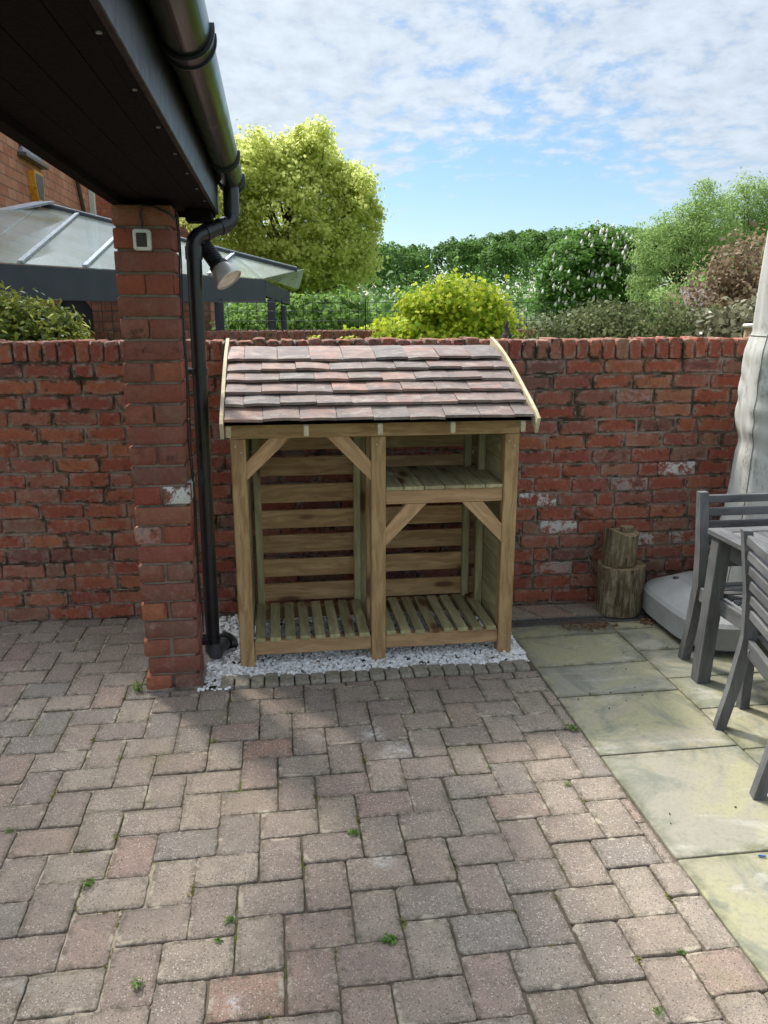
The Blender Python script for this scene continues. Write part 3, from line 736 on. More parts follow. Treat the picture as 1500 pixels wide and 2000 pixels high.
# downpipe
dp = thing('downpipe', 'round black plastic downpipe dropping from the porch gutter beside the brick pillar', 'downpipe', (-.335, 3.80, 0))
DC = (-.335, 3.80, 0)
mb = MB()
mb.tube([(-.165, 3.93, 2.27), (-.165, 3.93, 2.16)], .036, 20)
mb.tube([(-.165, 3.93, 2.175), (-.165, 3.93, 2.135), (-.170, 3.925, 2.11), (-.185, 3.917, 2.092), (-.285, 3.835, 2.045), (-.312, 3.812, 2.032), (-.328, 3.802, 2.012), (-.333, 3.80, 1.985), (-.333, 3.80, 1.94)], .034, 20)
for (a, b_) in (((-.165, 3.93, 2.18), (-.165, 3.93, 2.135)), ((-.195, 3.909, 2.087), (-.222, 3.887, 2.075)), ((-.285, 3.835, 2.045), (-.262, 3.854, 2.056)), ((-.333, 3.80, 1.985), (-.333, 3.80, 1.93))):
    mb.tube([a, b_], .038, 20)
rel(mb, DC).build('offset_bend', M_pipe, dp)
mb = MB(); mb.tube([(-.333, 3.80, 1.96), (-.340, 3.80, 1.0), (-.345, 3.80, .085)], .034, 22); rel(mb, DC).build('pipe', M_pipe, dp)
for zc_ in (1.44, .115):
    mb = MB(); xx = -.338 if zc_ > 1 else -.345
    mb.tube([(xx, 3.80, zc_-.014), (xx, 3.80, zc_+.014)], .040, 22); mb.box((xx-.055, 3.785, zc_-.014), (xx-.035, 3.815, zc_+.014), .002, 0)
    for sy_ in (-1, 1): mb.box((xx-.052, 3.80+sy_*.034-.008, zc_-.012), (xx-.02, 3.80+sy_*.034+.008, zc_+.012), .002)
    rel(mb, DC).build('pipe_clip', M_pipe, dp)
mb = MB()
mb.tube([(-.345, 3.80, .10), (-.345, 3.80, .06), (-.338, 3.80, .045), (-.325, 3.815, .035)], [.041, .041, .040, .036], 20)
mb.tube([(-.335, 3.805, .045), (-.315, 3.85, .05), (-.29, 3.91, .055)], [.036, .034, .034], 20)
rel(mb, DC).build('shoe', flat('grey_plastic_shoe', (.06, .062, .066), .35, .5), dp)
mb = MB(); mb.tube([(-.298, 3.89, .053), (-.288, 3.925, .056)], .042, 22); mb.tube([(-.29, 3.92, .056), (-.27, 3.95, .03), (-.262, 3.96, -.02)], [.04, .038, .036], 18)
rel(mb, DC).build('elbow', M_pipe, dp)

# cables on the pillar
mb = MB()
pts = []
for i in range(25):
    t = i/24; pts.append((-.381+.004*math.sin(t*20), 3.62+.01*math.sin(t*9), 2.12-t*1.75))
mb.tube(pts, .0035, 6)
pts = [(-.5, 3.478, 2.03), (-.503, 3.474, 2.08), (-.495, 3.473, 2.115), (-.45, 3.474, 2.112), (-.39, 3.474, 2.085), (-.376, 3.50, 2.07), (-.374, 3.60, 2.09)]
mb.tube(pts, .004, 6)
pts = [(-.378+.003*math.sin(i), 3.66+.006*math.sin(i*.7), 2.1-i*.09) for i in range(22)]
mb.tube(pts, .003, 6)
tag(mb.build('cable', M_wire), 'thin black cables running from the sensor box down the pillar side', 'cable')
# sensor box
sb = thing('sensor_box', 'small white square sensor box with dark window on the brick pillar', 'light sensor', (-.503, 3.478, 1.985))
mb = MB(); mb.block(-.034, .034, -.041, .041, .04, lambda p: (p[0], -p[2]-.03, p[1]), r=.006, cr=.010, jit=0, step=.05); mb.build('case', M_white, sb)
mb = MB(); mb.block(-.021, .021, -.028, .026, .004, lambda p: (p[0], -p[2]-.0325, p[1]), r=.002, cr=.004, jit=0); mb.build('window', M_smoke, sb)
# spotlight hanging by the downpipe
ax = Vector((.10, -.055, -.14)).normalized()
q = ax.to_track_quat('Z', 'Y').to_matrix().to_4x4()
sp_ = thing('spotlight', 'black ribbed spotlight with silver reflector hanging beside the downpipe', 'spotlight', (-.285, 3.86, 1.985))
mb = MB(); prof = [(.001, -.01), (.024, -.008)]
for i in range(9):
    prof += [(.030, -.005+i*.009), (.030, .0+i*.009), (.026, .001+i*.009), (.026, .003+i*.009)]
prof += [(.036, .078), (.037, .088), (.030, .09)]
mb.lathe(prof, q, 24, False); mb.build('housing', M_pipe, sp_)
mb = MB(); mb.lathe([(.030, .086), (.036, .095), (.046, .12), (.052, .145), (.053, .151), (.049, .150)], q, 32); mb.build('reflector', M_steel, sp_)
mb = MB(); mb.lathe([(.050, .147), (.03, .146), (.001, .145)], q, 24); mb.build('lens', M_cream, sp_)
mb = MB(); mb.tube([(0, 0, 0), (.0, -.01, .03), (.005, -.03, .055), (-.02, -.045, .06)], .005, 8); mb.box((-.035, -.03, .01), (.0, .0, .035), .003); mb.build('bracket', M_pipe, sp_)
sp_.scale = (1.22, 1.22, 1.22)

# ------------------------------------------------------------ log store
# roof: profile of the deck (y,z)
prof = [(3.52, 1.212), (3.66, 1.277), (3.80, 1.338), (3.95, 1.402), (4.10, 1.458), (4.22, 1.494), (4.34, 1.523)]
def pz_(y):
    for (a, za), (b_, zb) in zip(prof, prof[1:]):
        if y <= b_: return za+(zb-za)*(y-a)/(b_-a)
    return prof[-1][1]+(y-prof[-1][0])*.22
ls = thing('log_store', 'open timber log store with two bays and a clay tiled roof on white gravel', 'log store', (.476, 3.95, 0))
LC = (.476, 3.95, 0)
def lpart(name, mbx, m): return rel(mbx, LC).build(name, m, ls)
FY = 3.68
def one(name, lo, hi, m, bev=.003, axis=None):
    q_ = MB(); q_.box(lo, hi, bev, axis); return lpart(name, q_, m)
for i, (x0, x1) in enumerate(((-.208, -.138), (.442, .512), (1.09, 1.16))):
    one('post', (x0, FY, 0), (x1, FY+.07, 1.138), M_wood, .004, 2)
for x0, x1 in ((-.208, -.138), (.442, .512), (1.09, 1.16)):
    one('post', (x0, 4.219, 0), (x1, 4.285, 1.384), M_woodg, .004, 2)
one('top_beam', (-.208, FY+.002, 1.139), (1.16, FY+.047, 1.215), M_wood)
one('top_beam', (-.208, 4.245, 1.385), (1.16, 4.29, 1.485), M_wood)
for x0, x1 in ((-.1375, .4415), (.5125, 1.0895)):
    one('bottom_rail', (x0, FY+.012, .062), (x1, FY+.057, .135), M_woodo)
    one('bottom_rail', (x0, 4.16, .062), (x1, 4.2, .135), M_wood)
one('shelf_rail', (.5125, FY+.010, .806), (1.0895, FY+.055, .874), M_woodo)
def brace(a, b_, ):
    """flat timber in the x-z plane with ends cut square to the post and beam"""
    (x0, z0a, z0b), (x1a, x1b, z1) = a, b_
    y0, y1 = FY+.008, FY+.052
    vs = [(x0, z0a), (x1a, z1), (x1b, z1), (x0, z0b)]
    V = [(x, y0, z) for x, z in vs]+[(x, y1, z) for x, z in vs]
    F = [(0, 1, 2, 3), (7, 6, 5, 4), (0, 4, 5, 1), (1, 5, 6, 2), (2, 6, 7, 3), (3, 7, 4, 0)]
    if x1a < x0: F = [f[::-1] for f in F]
    d = Vector((x1a-x0, 0, z1-z0a)).normalized(); n_ = Vector((-d.z, 0, d.x)); of = random.uniform(0, 20)
    G = [(Vector(v).dot(d)+of, v[1]+of, Vector(v).dot(n_)) for v in V]
    q_ = MB(); q_.add(V, [f[::-1] for f in F], G); lpart('brace', q_, M_woodo)
brace((-.1375, 1.03, .945), (-.03, .066, 1.1385)); brace((.4415, 1.02, .928), (.338, .236, 1.1385))
brace((.5125, .69, .60), (.612, .712, .8055)); brace((1.0895, .69, .60), (.992, .888, .8055))
# bright screw heads
for x, z in ((-.185, 1.105), (-.160, 1.075), (.468, 1.10), (.490, 1.115), (1.112, 1.105), (1.138, 1.08), (-.172, .10), (1.125, .10), (.478, .10)):
    q_ = MB(); q_.tube([(x, FY+.001, z), (x, FY-.0015, z)], .0032, 8); lpart('screw', q_, M_alu)
# shelf boards
mb = MB(); xs = [.513, .60, .70, .80, .90, 1.0, 1.089]
for a, b_ in zip(xs, xs[1:]): mb.box((a+.0015, FY+.004, .8745), (b_-.0015, 4.205, .892), .002, 1)
lpart('shelf', mb, M_woodg)
# back slats per bay
for bx0, bx1 in ((-.137, .441), (.513, 1.09)):
    mb = MB()
    for zt in (1.38, 1.235, 1.093, .951, .808, .666, .53, .390, .249):
        zt += random.gauss(0, .002); mb.box((bx0, 4.20, zt-.10), (bx1, 4.217, zt), .003, 0)
    lpart('back_slats', mb, M_wood)
for x0, x1 in ((-.126, -.088), (.404, .441), (1.012, 1.049)):
    one('upright', (x0, 4.165, .136), (x1, 4.198, 1.40), M_woodg, .003, 2)
for x0 in (-.160, 1.10):       # side boarding
    mb = MB(); z = .07
    while z < 1.36:
        zt = z+.100; yb = 4.212; yf = FY+.072
        while pz_(yf)-.016 < zt and yf < 4.15: yf += .01
        mb.box((x0, yf, z), (x0+.016, yb, zt), .002, 1); z += .103
    lpart('side_boarding', mb, M_woodg)
for x0 in (.448,):
    one('middle_upright', (x0, 3.95, .06), (x0+.05, 3.99, 1.30), M_wood, .003, 2)
one('upright', (1.06, 4.05, .06), (1.098, 4.085, 1.28), M_woodg, .003, 2)
# slatted floors
for fx0 in (-.132, .515):
    mb = MB()
    for k in range(8):
        x0 = fx0+k*.0732; mb.box((x0, FY-.001+random.gauss(0, .003), .136), (x0+.05, 4.16, .156), .002, 1)
    lpart('slatted_floor', mb, M_woodg)
for x0 in (-.206, .136, .469, .804, 1.135):
    mb = MB(); n_ = 10
    vs = []
    for xx in (x0-.011, x0+.011):
        for i in range(n_+1):
            y = 3.552+(4.30-3.552)*i/n_; zt = pz_(y)-.014
            vs += [(xx, y, zt), (xx, y, zt-.046)]
    m_ = 2*(n_+1); fs = []
    for i in range(n_): 
        fs += [(2*i, 2*i+2, 2*i+3, 2*i+1), (m_+2*i, m_+2*i+1, m_+2*i+3, m_+2*i+2), (2*i, m_+2*i, m_+2*i+2, 2*i+2), (2*i+1, 2*i+3, m_+2*i+3, m_+2*i+1)]
    fs += [(0, 1, m_+1, m_), (2*n_, m_+2*n_, m_+2*n_+1, 2*n_+1)]
    mb.add(vs, fs, [(v[1]+x0, v[0], v[2]) for v in vs]); lpart('rafter', mb, M_woodp)
mb = MB()
vs = [(x, y, pz_(y)-.004) for y in np.linspace(3.56, 4.33, 12) for x in (-.222, 1.178)]
mb.add(vs, [(2*i, 2*i+1, 2*i+3, 2*i+2) for i in range(11)]); mb.add([(v[0], v[1], v[2]-.008) for v in vs], [(2*i, 2*i+2, 2*i+3, 2*i+1) for i in range(11)])
lpart('roof_deck', mb, M_soffit)
mb = MB()
rows = [(3.535, 3.68), (3.635, 3.78), (3.735, 3.88), (3.838, 3.98), (3.94, 4.09), (4.052, 4.305)]
for ri, (ya, yb) in enumerate(rows):
    first = .085 if ri % 2 else .165
    if ri == 0: first = .168
    if ri == 5: first = .080
    x = -.222
    wv = first
    while x < 1.176:
        x1 = min(x+wv, 1.178)
        if x1-x > .03:
            n_ = 6 if ri == 5 else 4; lift = (.018 if ri == 0 else .028)+random.gauss(0, .0022); camb = random.uniform(-.0005, .0025); jy = random.gauss(0, .002); sk = random.gauss(0, .004); tl = random.gauss(0, .0025)
            top = []; bot = []
            for i in range(n_+1):
                t = i/n_; y = ya+jy+(yb-ya)*t
                for j_ in range(4):
                    s_ = j_/3; xx = x+.001+(x1-x-.002)*s_
                    zt = pz_(y)+.012+lift*(1-t)+camb*(4*s_*(1-s_))*1.0-camb*(1-t)*.6*(4*(s_-.5)**2)+tl*(s_-.5)
                    top.append((xx+random.gauss(0, .0006), y+sk*(s_-.5)+(random.gauss(0, .0012) if i == 0 else 0), zt)); bot.append((xx, y+sk*(s_-.5)+.001, zt-.0125))
            nn_ = 4*(n_+1); F = []
            for i in range(n_):
                for j_ in range(3):
                    a = 4*i+j_; F += [(a, a+1, a+5, a+4), (nn_+a, nn_+a+4, nn_+a+5, nn_+a+1)]
                F += [(4*i, 4*i+4, nn_+4*i+4, nn_+4*i), (4*i+3, nn_+4*i+3, nn_+4*i+7, 4*i+7)]
            for j_ in range(3): F += [(j_, nn_+j_, nn_+j_+1, j_+1), (4*n_+j_, 4*n_+j_+1, nn_+4*n_+j_+1, nn_+4*n_+j_)]
            mb.add(top+bot, F)
        x += wv; wv = random.gauss(.1635, .001)
lpart('roof_tiles', mb, M_tile)
for x0 in (-.240, 1.183):
    mb = MB(); vs = []; n_ = 16
    for xx in (x0, x0+.016):
        for i in range(n_+1):
            y = 3.50+(4.36-3.50)*i/n_; zt = pz_(y)+.040+(-.008 if i == 0 else 0)
            vs += [(xx, y, zt), (xx, y+(.03 if i == 0 else 0), zt-(.078 if i else .07))]
    m_ = 2*(n_+1); fs = []
    for i in range(n_): fs += [(2*i, 2*i+1, 2*i+3, 2*i+2), (m_+2*i, m_+2*i+2, m_+2*i+3, m_+2*i+1), (2*i, 2*i+2, m_+2*i+2, m_+2*i), (2*i+1, m_+2*i+1, m_+2*i+3, 2*i+3)]
    fs += [(0, m_, m_+1, 1), (2*n_, 2*n_+1, m_+2*n_+1, m_+2*n_)]
    mb.add(vs, fs, [(v[1], v[0]*1+7, v[2]) for v in vs]); lpart('barge_board', mb, M_woodp)

# ------------------------------------------------------------ logs
def mat_log():
    m, nt, b = newmat('weathered_log', .9, .1); g = attr(nt, 'g')
    n1 = noise(nt, mapping(nt, g, (4, 42, 42)), 1.3, 7, .75, .8); n2 = noise(nt, g, 11, 5, .7)
    c = mixc(nt, ramp(nt, n1, [(.38, 0), (.58, 1)]), (.045, .032, .02), (.36, .29, .19))
    c = mixc(nt, ramp(nt, n2, [(.45, 0), (.62, .7)]), c, (.13, .085, .045)); c = mixc(nt, ramp(nt, noise(nt, g, 5, 4), [(.5, 0), (.65, .45)]), c, (.24, .21, .10))
    setc(nt, b, c); bump(nt, b, n1, 1, .012); return m
M_log = mat_log()
M_logend = flat('log_end', (.30, .22, .13), .9, .1, c2=(.12, .08, .05), sc=25, bmp=.5)
def log(name, label, c, r, z0, z1, rt=1.0, notch=0, nseg=110):
    t = thing(name, label, 'log', (c[0], c[1], z0)); mb = MB(); h = z1-z0; nz_ = 12; vs = []; gs = []
    ph_ = random.uniform(0, 9)
    for i in range(nz_+1):
        zz_ = h*i/nz_
        for k in range(nseg):
            a = 2*math.pi*k/nseg; rr = r*(1+(rt-1)*i/nz_)*(1+.045*math.sin(2*a+ph_)+.025*math.sin(5*a+ph_*2)-.05*max(0, math.sin(9*a+ph_+.3*math.sin(zz_*9)))**10+.012*random.uniform(-1, 1)+.03*vnoise((math.cos(a)*3, math.sin(a)*3, zz_*2), 2, ph_))
            zt = zz_+(notch*(max(0, -math.cos(a-.3)))**2 if i == nz_ else 0)
            if i == 0: zt += .008*vnoise((math.cos(a), math.sin(a), 0), 3, ph_)
            vs.append((rr*math.cos(a), rr*math.sin(a), zt)); gs.append((zz_+ph_, rr*math.cos(a), rr*math.sin(a)))
    fs = [(i*nseg+k, i*nseg+(k+1) % nseg, (i+1)*nseg+(k+1) % nseg, (i+1)*nseg+k) for i in range(nz_) for k in range(nseg)]
    mb.add(vs, fs, gs, False); mb.build('bark', M_log, t)
    mb = MB(); e = vs[-nseg:]; cz = h-.004+notch*.1
    mb.add(e+[(0, 0, cz)], [(k, (k+1) % nseg, nseg) for k in range(nseg)])
    mb.build('cut_end', M_logend, t)
    mb = MB(); mb.add([(v[0], v[1], .001) for v in vs[:nseg]], [tuple(range(nseg))[::-1]]); mb.build('cut_end', M_logend, t); return t
log('log', 'wide weathered upright log standing on the drain against the brick wall', (1.955, 4.17), .130, .004, .290)
log('log', 'narrower upright log stacked on top of the wide log', (1.945, 4.18), .098, .293, .475, 1.02, .04)
log('wood_chunk', 'small flat chunk of wood lying on top of the stacked logs', (1.985, 4.20), .036, .476, .505)

# ------------------------------------------------------------ debris, pen
mb = MB()
for k in range(420):
    if k < 330: x = random.gauss(1.66, .09); y = random.gauss(3.955, .035)+.1*(x-1.66)*-.5
    else: x = random.gauss(2.05, .035); y = random.gauss(3.99, .025)
    if y > 4.03 and random.random() < .6: continue
    a = random.uniform(0, 6.28); l = random.uniform(.006, .028); z = random.uniform(.002, .010)
    mb.tube([(x, y, z), (x+l*math.cos(a), y+l*math.sin(a), z+random.uniform(-.002, .006))], random.uniform(.0006, .0016), 4, True, False)
for k in range(60): stone(random.gauss(1.76 if k < 35 else 2.05, .025), random.gauss(3.97, .018), .008, random.uniform(.005, .012), mb)
tag(mb.build('dead_leaves', M_twig), 'brown twigs and dead leaf litter by the drain grating', 'leaf litter', kind='stuff')
mb = MB()
for k in range(46):
    x, y = random.choice([(random.uniform(1.3, 1.8), random.uniform(1.6, 3.9)), (random.uniform(1.85, 2.4), random.uniform(2.3, 3.8))])
    stone(x, y, .003, random.uniform(.002, .005), mb)
tag(mb.build('grit', M_soil), 'dark grit and seed crumbs scattered over the patio slabs', 'grit', kind='stuff')
mb = MB(); mb.tube([(1.500, 2.043, .006), (1.522, 2.036, .006)], .003, 8)
tag(mb.build('pen_cap', M_blue), 'small blue plastic stick lying on the patio slab at the right edge', 'plastic piece')

# ------------------------------------------------------------ weeds
def weed(label, x, y, r, n=14, h=.5, m=M_weed, cat='weed', name='weed', grp='small weeds in the paving joints'):
    r *= .78; n = int(n*1.4)
    t = thing(name, label, cat, (x, y, 0), 0, grp)
    P = []; Nn = []
    for k in range(n):
        a = random.uniform(0, 6.28); rr = r*random.uniform(.1, .7)
        P.append((rr*math.cos(a), rr*math.sin(a), .003+r*h*random.uniform(.1, 1))); Nn.append((math.cos(a)*.5, math.sin(a)*.5, .8))
    leaves('foliage', P, Nn, r*random.uniform(.42, .6), m, t, 'oval', .5, .3, random.choice([.12, .2, .26]))
    mb = MB()
    for k in range(5):
        p = P[k]; mb.tube([(0, 0, -.005), (p[0]*.4, p[1]*.4, p[2]*.7), p], r*.02, 4)
    mb.build('stem', m, t)
weed('bushy light green weed at the foot of the brick pillar, left corner', -.665, 3.50, .055, 40, 1.1)
weed('flat green weed right of the pillar foot in the paving', -.29, 3.0, .03, 14)
weed('tiny weed below the middle of the sett edging', .01, 3.20, .022, 12)
weed('two-stemmed weed in the lower left paving beside pale sandy joints', -.615, 2.20, .04, 26)
weed('small weed at the left edge of the paving', -.94, 2.50, .03, 16)
weed('rosette weed in the centre of the open paving', .22, 2.33, .045, 22, .3)
weed('upper of two weeds close together left of centre', -.18, 1.99, .028, 18)
weed('lower of two weeds close together left of centre', -.205, 1.915, .022, 16)
weed('dense tufty weed near the bottom left of the paving', -.405, 1.785, .034, 26, .8)
weed('mossy green patch near the bottom centre of the paving', .27, 1.855, .035, 30, .3)
weed('grassy weed where pavers meet the pale slabs', 1.195, 2.90, .045, 22, .4)
weed('weed beside the reddest paver on the right', 1.03, 2.51, .03, 18)
weed('pale green weed near the lower right paver edge', 1.06, 1.70, .024, 14)
weed('single pale seedling right of the pale scuff mark', .775, 2.665, .02, 10)
weed('grassy tuft at the bottom edge right of centre', .905, 1.53, .028, 16)
def tuft(x, y):
    t = thing('moss_tuft', 'small tuft of yellow-green moss in a paver joint', 'moss', (x, y, 0), 0, 'moss tufts in the paver joints')
    P = [(random.gauss(0, .006), random.gauss(0, .014), random.uniform(-.003, .004)) for _ in range(26)]
    leaves('foliage', P, [(0, 0, 1)]*26, .008, M_moss, t, 'quad', .6)
for i, j in ((-3, 0), (-2, 1), (1, -1), (-4, 2), (4, 1), (3, -1), (2, 1), (-1, -1), (0, 2), (5, 0), (-5, 1), (1, 1), (6, 2), (-2, 0), (3, 3), (7, 1)):
    x = A0[0]+i*t1[0]+j*t2[0]; y = A0[1]+i*t1[1]+j*t2[1]
    if x < EDGE and y < SY-.02: tuft(x, y+random.uniform(-.02, .02))

# ------------------------------------------------------------ parasol base and cover
def superell(a, n): 
    c, s = math.cos(a), math.sin(a); return (abs(c)**(2/n)*math.copysign(1, c), abs(s)**(2/n)*math.copysign(1, s))
BC = (2.62, 3.86)
ps = thing('parasol', 'closed garden parasol in a pale mildewed cover on a big grey plastic base', 'parasol', (BC[0], BC[1], 0))
mb = MB(); vs = []; n_ = 72
def bring(hx, hy, z, n=4.2):
    out = []
    for k in range(n_):
        c, s = superell(2*math.pi*k/n_, n); out.append((c*hx, s*hy, z))
    return out
rg = [bring(.53, .38, .02), bring(.565, .41, .04), bring(.565, .41, .155), bring(.55, .395, .175), bring(.44, .30, .235, 3.2), bring(.40, .26, .243, 3.2)]
vs = [p for r_ in rg for p in r_]+[(0, 0, .245)]
fs = [(i*n_+k, i*n_+(k+1) % n_, (i+1)*n_+(k+1) % n_, (i+1)*n_+k) for i in range(len(rg)-1) for k in range(n_)]
fs += [((len(rg)-1)*n_+k, (len(rg)-1)*n_+(k+1) % n_, len(vs)-1) for k in range(n_)]
mb.add(vs, fs, None, False)
base = mb.build('base', flat('grey_base_plastic', (.27, .265, .255), .55, .35, c2=(.36, .355, .34), sc=4, bmp=.1), ps)
for (x, y) in ((-.40, .17), (-.40, -.20), (.40, -.20)):
    mb = MB(); mb.tube([(x, y, .228), (x, y, .2445)], .017, 16); mb.build('filler_cap', M_dgrey, ps)
mb = MB(); mb.box((-.48, -.33, 0), (.48, .33, .03), .004); mb.build('underside', M_dgrey, ps)
# cover
cx_, cy_ = .05, .06; mb = MB(); nz_, na = 110, 96; vs = []
for i in range(nz_+1):
    z = .24+2.5*i/nz_
    R0 = np.interp(z, [.24, .45, .62, .80, 1.0, 1.08, 1.2, 1.5, 1.6, 2.1, 2.8], [.30, .275, .235, .215, .205, .215, .225, .215, .185, .165, .10])
    for k in range(na):
        a = 2*math.pi*k/na
        fold = .06*(1-2*abs(math.sin(2.5*a+.65+z*.25))**.7)*np.interp(z, [.2, 1, 2.8], [1, .45, .15])+.03*math.sin(9*a-z*2.1)*np.interp(z, [.2, 1, 2.8], [1, .5, .2])
        wr = .0055*math.sin(z*38+2.2*math.sin(a*2+1)+a*6+4*vnoise((a, z*2, 0), 1.5))*math.exp(-((z-1.20)/.2)**2)+.018*vnoise((math.cos(a)*2, math.sin(a)*2, z*.8), 1.6)
        sag = -.014*math.exp(-((z-1.02)/.05)**2)*(.6+.4*math.sin(3*a)) - .004*math.exp(-((z-1.60)/.006)**2)
        rr = R0*(1+fold)+wr+sag
        vs.append((cx_+rr*math.cos(a), cy_+rr*math.sin(a), z))
fs = [(i*na+k, i*na+(k+1) % na, (i+1)*na+(k+1) % na, (i+1)*na+k) for i in range(nz_) for k in range(na)]
mb.add(vs, fs, None, True)
def mat_cover():
    m, nt, b = newmat('cover_fabric', .92, .1); oc = objc(nt)
    c = mixc(nt, noise(nt, oc, 3, 4), (.44, .43, .40), (.56, .55, .50))
    c = mixc(nt, ramp(nt, noise(nt, mapping(nt, oc, (1, 1, .5)), 9, 6, .8), [(.53, 0), (.66, .7)]), c, (.17, .17, .145))
    c = mixc(nt, ramp(nt, noise(nt, oc, 4, 5, .7), [(.55, 0), (.7, .5)]), c, (.30, .29, .18))
    setc(nt, b, c); bump(nt, b, noise(nt, oc, 220, 3), .3, .002); return m
mb.build('cover', mat_cover(), ps)
cv = list(mb.v)
def onc(i, k, o=.0015):
    v = Vector(cv[i*na+k % na]); d_ = Vector((v.x-cx_, v.y-cy_, 0)).normalized(); return v+d_*o
M_seam = flat('seam_thread', (.20, .195, .175), .9, .1)
sm = MB(); sm.tube([onc(59, k) for k in range(na+1)], .0022, 5); sm.build('seam', M_seam, ps)
for k0 in (54, 66, 80): 
    sm = MB(); sm.tube([onc(i, k0) for i in range(1, 108)], .0018, 5); sm.build('seam', M_seam, ps)


# ------------------------------------------------------------ table and chairs
tb = thing('garden_table', 'grey slatted wooden garden table at the right edge of the patio', 'table', (2.6, 2.75, 0))
def P_(x, y, z): return (x-2.6, y-2.75, z)
X0, X1, Y0_, Y1_ = 1.955, 3.35, 2.0, 3.31
mb = MB()
mb.box(P_(X0, Y0_, .712), P_(X0+.075, Y1_, .740), .004, 1); mb.box(P_(X1-.075, Y0_, .712), P_(X1, Y1_, .740), .004, 1)
mb.box(P_(X0+.0755, Y1_-.075, .712), P_(X1-.0755, Y1_, .7395), .004, 0); mb.box(P_(X0+.0755, Y0_, .712), P_(X1-.0755, Y0_+.075, .7395), .004, 0)
x = X0+.080
while x < X1-.13:
    mb.box(P_(x, Y0_+.0755, .714), P_(x+.052, Y1_-.0755, .736), .003, 1); x += .058
mb.build('tabletop', M_grey, tb)
mb = MB()
for y in (Y1_-.10, Y0_+.06): mb.box(P_(X0+.11, y, .62), P_(X1-.11, y+.025, .711), .003, 0)
for x in (X0+.05, X1-.08): mb.box(P_(x, Y0_+.11, .62), P_(x+.025, Y1_-.12, .711), .003, 1)
mb.build('apron', M_grey, tb)
for (x, y, dx, dy) in ((X0+.045, Y1_-.055, -.035, -.0), (X1-.045, Y1_-.055, .035, .0), (X0+.045, Y0_+.055, -.035, 0), (X1-.045, Y0_+.055, .035, 0)):
    mb = MB(); mb.beam(P_(x+dx, y+dy, 0), P_(x, y, .711), .066, .066, (0, 1, 0)); mb.build('leg', M_grey, tb)

def make_chair(name, label):
    """origin under the middle of the back; back along x, seat towards +y"""
    t = thing(name, label, 'chair', (0, 0, 0), 0, 'grey wooden garden chairs'); hw = .25
    for s_ in (-1, 1):
        mb = MB(); x = s_*(hw-.0)
        pts = [(-.075, 0), (-.035, .20), (0.0, .42), (-.012, .60), (-.055, .87)]   # y, z of the leg's centre line
        wd = [.040, .044, .052, .046, .036]; vs = []; gs = []
        for (y, z), w_ in zip(pts, wd):
            for (a, c_) in ((-1, -1), (1, -1), (1, 1), (-1, 1)): vs.append((x+a*.0225, y+c_*w_/2, z)); gs.append((z+x*7, a*.02, y+c_*.02))
        fs = [(i*4+k, i*4+(k+1) % 4, (i+1)*4+(k+1) % 4, (i+1)*4+k) for i in range(4) for k in range(4)]+[(3, 2, 1, 0), (16, 17, 18, 19)]
        mb.add(vs, fs, gs); mb.build('back_leg', M_grey, t)
        mb = MB(); mb.box((x-.022, .43, 0), (x+.022, .47, .415), .003, 2); mb.build('front_leg', M_grey, t)
    mb = MB()
    for k in range(6):
        z = .835-k*.062; y = np.interp(z, [.42, .6, .87], [0, -.012, -.055])
        mb.box((-hw+.023, y-.011, z-.019), (hw-.023, y+.011, z+.019), .003, 0)
    mb.build('backrest', M_grey, t)
    mb = MB()
    for k in range(8): mb.box((-hw+.0235, .03+k*.056, .418), (hw-.0235, .03+k*.056+.042, .436), .003, 0)
    mb.build('seat', M_grey, t)
    mb = MB()
    for s_ in (-1, 1): mb.box((s_*hw-.014, .028, .345), (s_*hw+.014, .428, .417), .003, 1)
    mb.box((-hw+.023, -.010, .345), (hw-.023, .014, .415), .003, 0); mb.box((-hw+.023, .44, .345), (hw-.023, .462, .415), .003, 0)
    mb.build('seat_rail', M_grey, t)
    for s_ in (-1, 1):
        for y in (-.012, .464):
            sg = -1 if y < 0 else 1
            mb = MB(); mb.tube([(s_*(hw-.06), y, .38), (s_*(hw-.06), y+sg*.0025, .38)], .006, 10); mb.build('screw', M_alu, t)
    return t
ca = make_chair('garden_chair', 'grey slatted wooden chair tucked under the far side of the table')
ca.location = (2.265, 3.43, 0); ca.rotation_euler = (0, 0, math.pi)
def copy_tree(o, par=None):
    c = o.copy(); col.objects.link(c); c.parent = par
    for ch in list(o.children): copy_tree(ch, c)
    return c
cb = copy_tree(ca); cb['label'] = 'grey slatted wooden chair pushed in at the left side of the table, nearest the camera'
p1, p2 = Vector((1.895, 2.83)), Vector((1.755, 2.31)); mid = (p1+p2)/2; d = (p1-p2).normalized()
cb.location = (mid.x, mid.y, 0); cb.rotation_euler = (0, 0, math.atan2(-d.y, -d.x))

# ------------------------------------------------------------ plants on / behind the wall
bush_i = 0
def bush(name, label, cat, blobs, ncl, per, crad, size, m, base, shape='oval', gap=-.3, shell=.45, rnd=.8, up=.3, asp=.36, r0=.03, nl=14, nsc=1.5, group=None, bark=None, off=0):
    t = thing(name, label, cat, base, 0, group)
    P, Nn, C = crown(blobs, ncl, per, crad, gap, nsc, shell, off)
    B = np.array(base); o = leaves('crown', P-B, Nn, size, m, t, shape, rnd, up, asp)
    tree_wood('trunk', (0, 0, 0), [c-B for c in C], r0, bark or M_bark, t, nl)
    return t, C
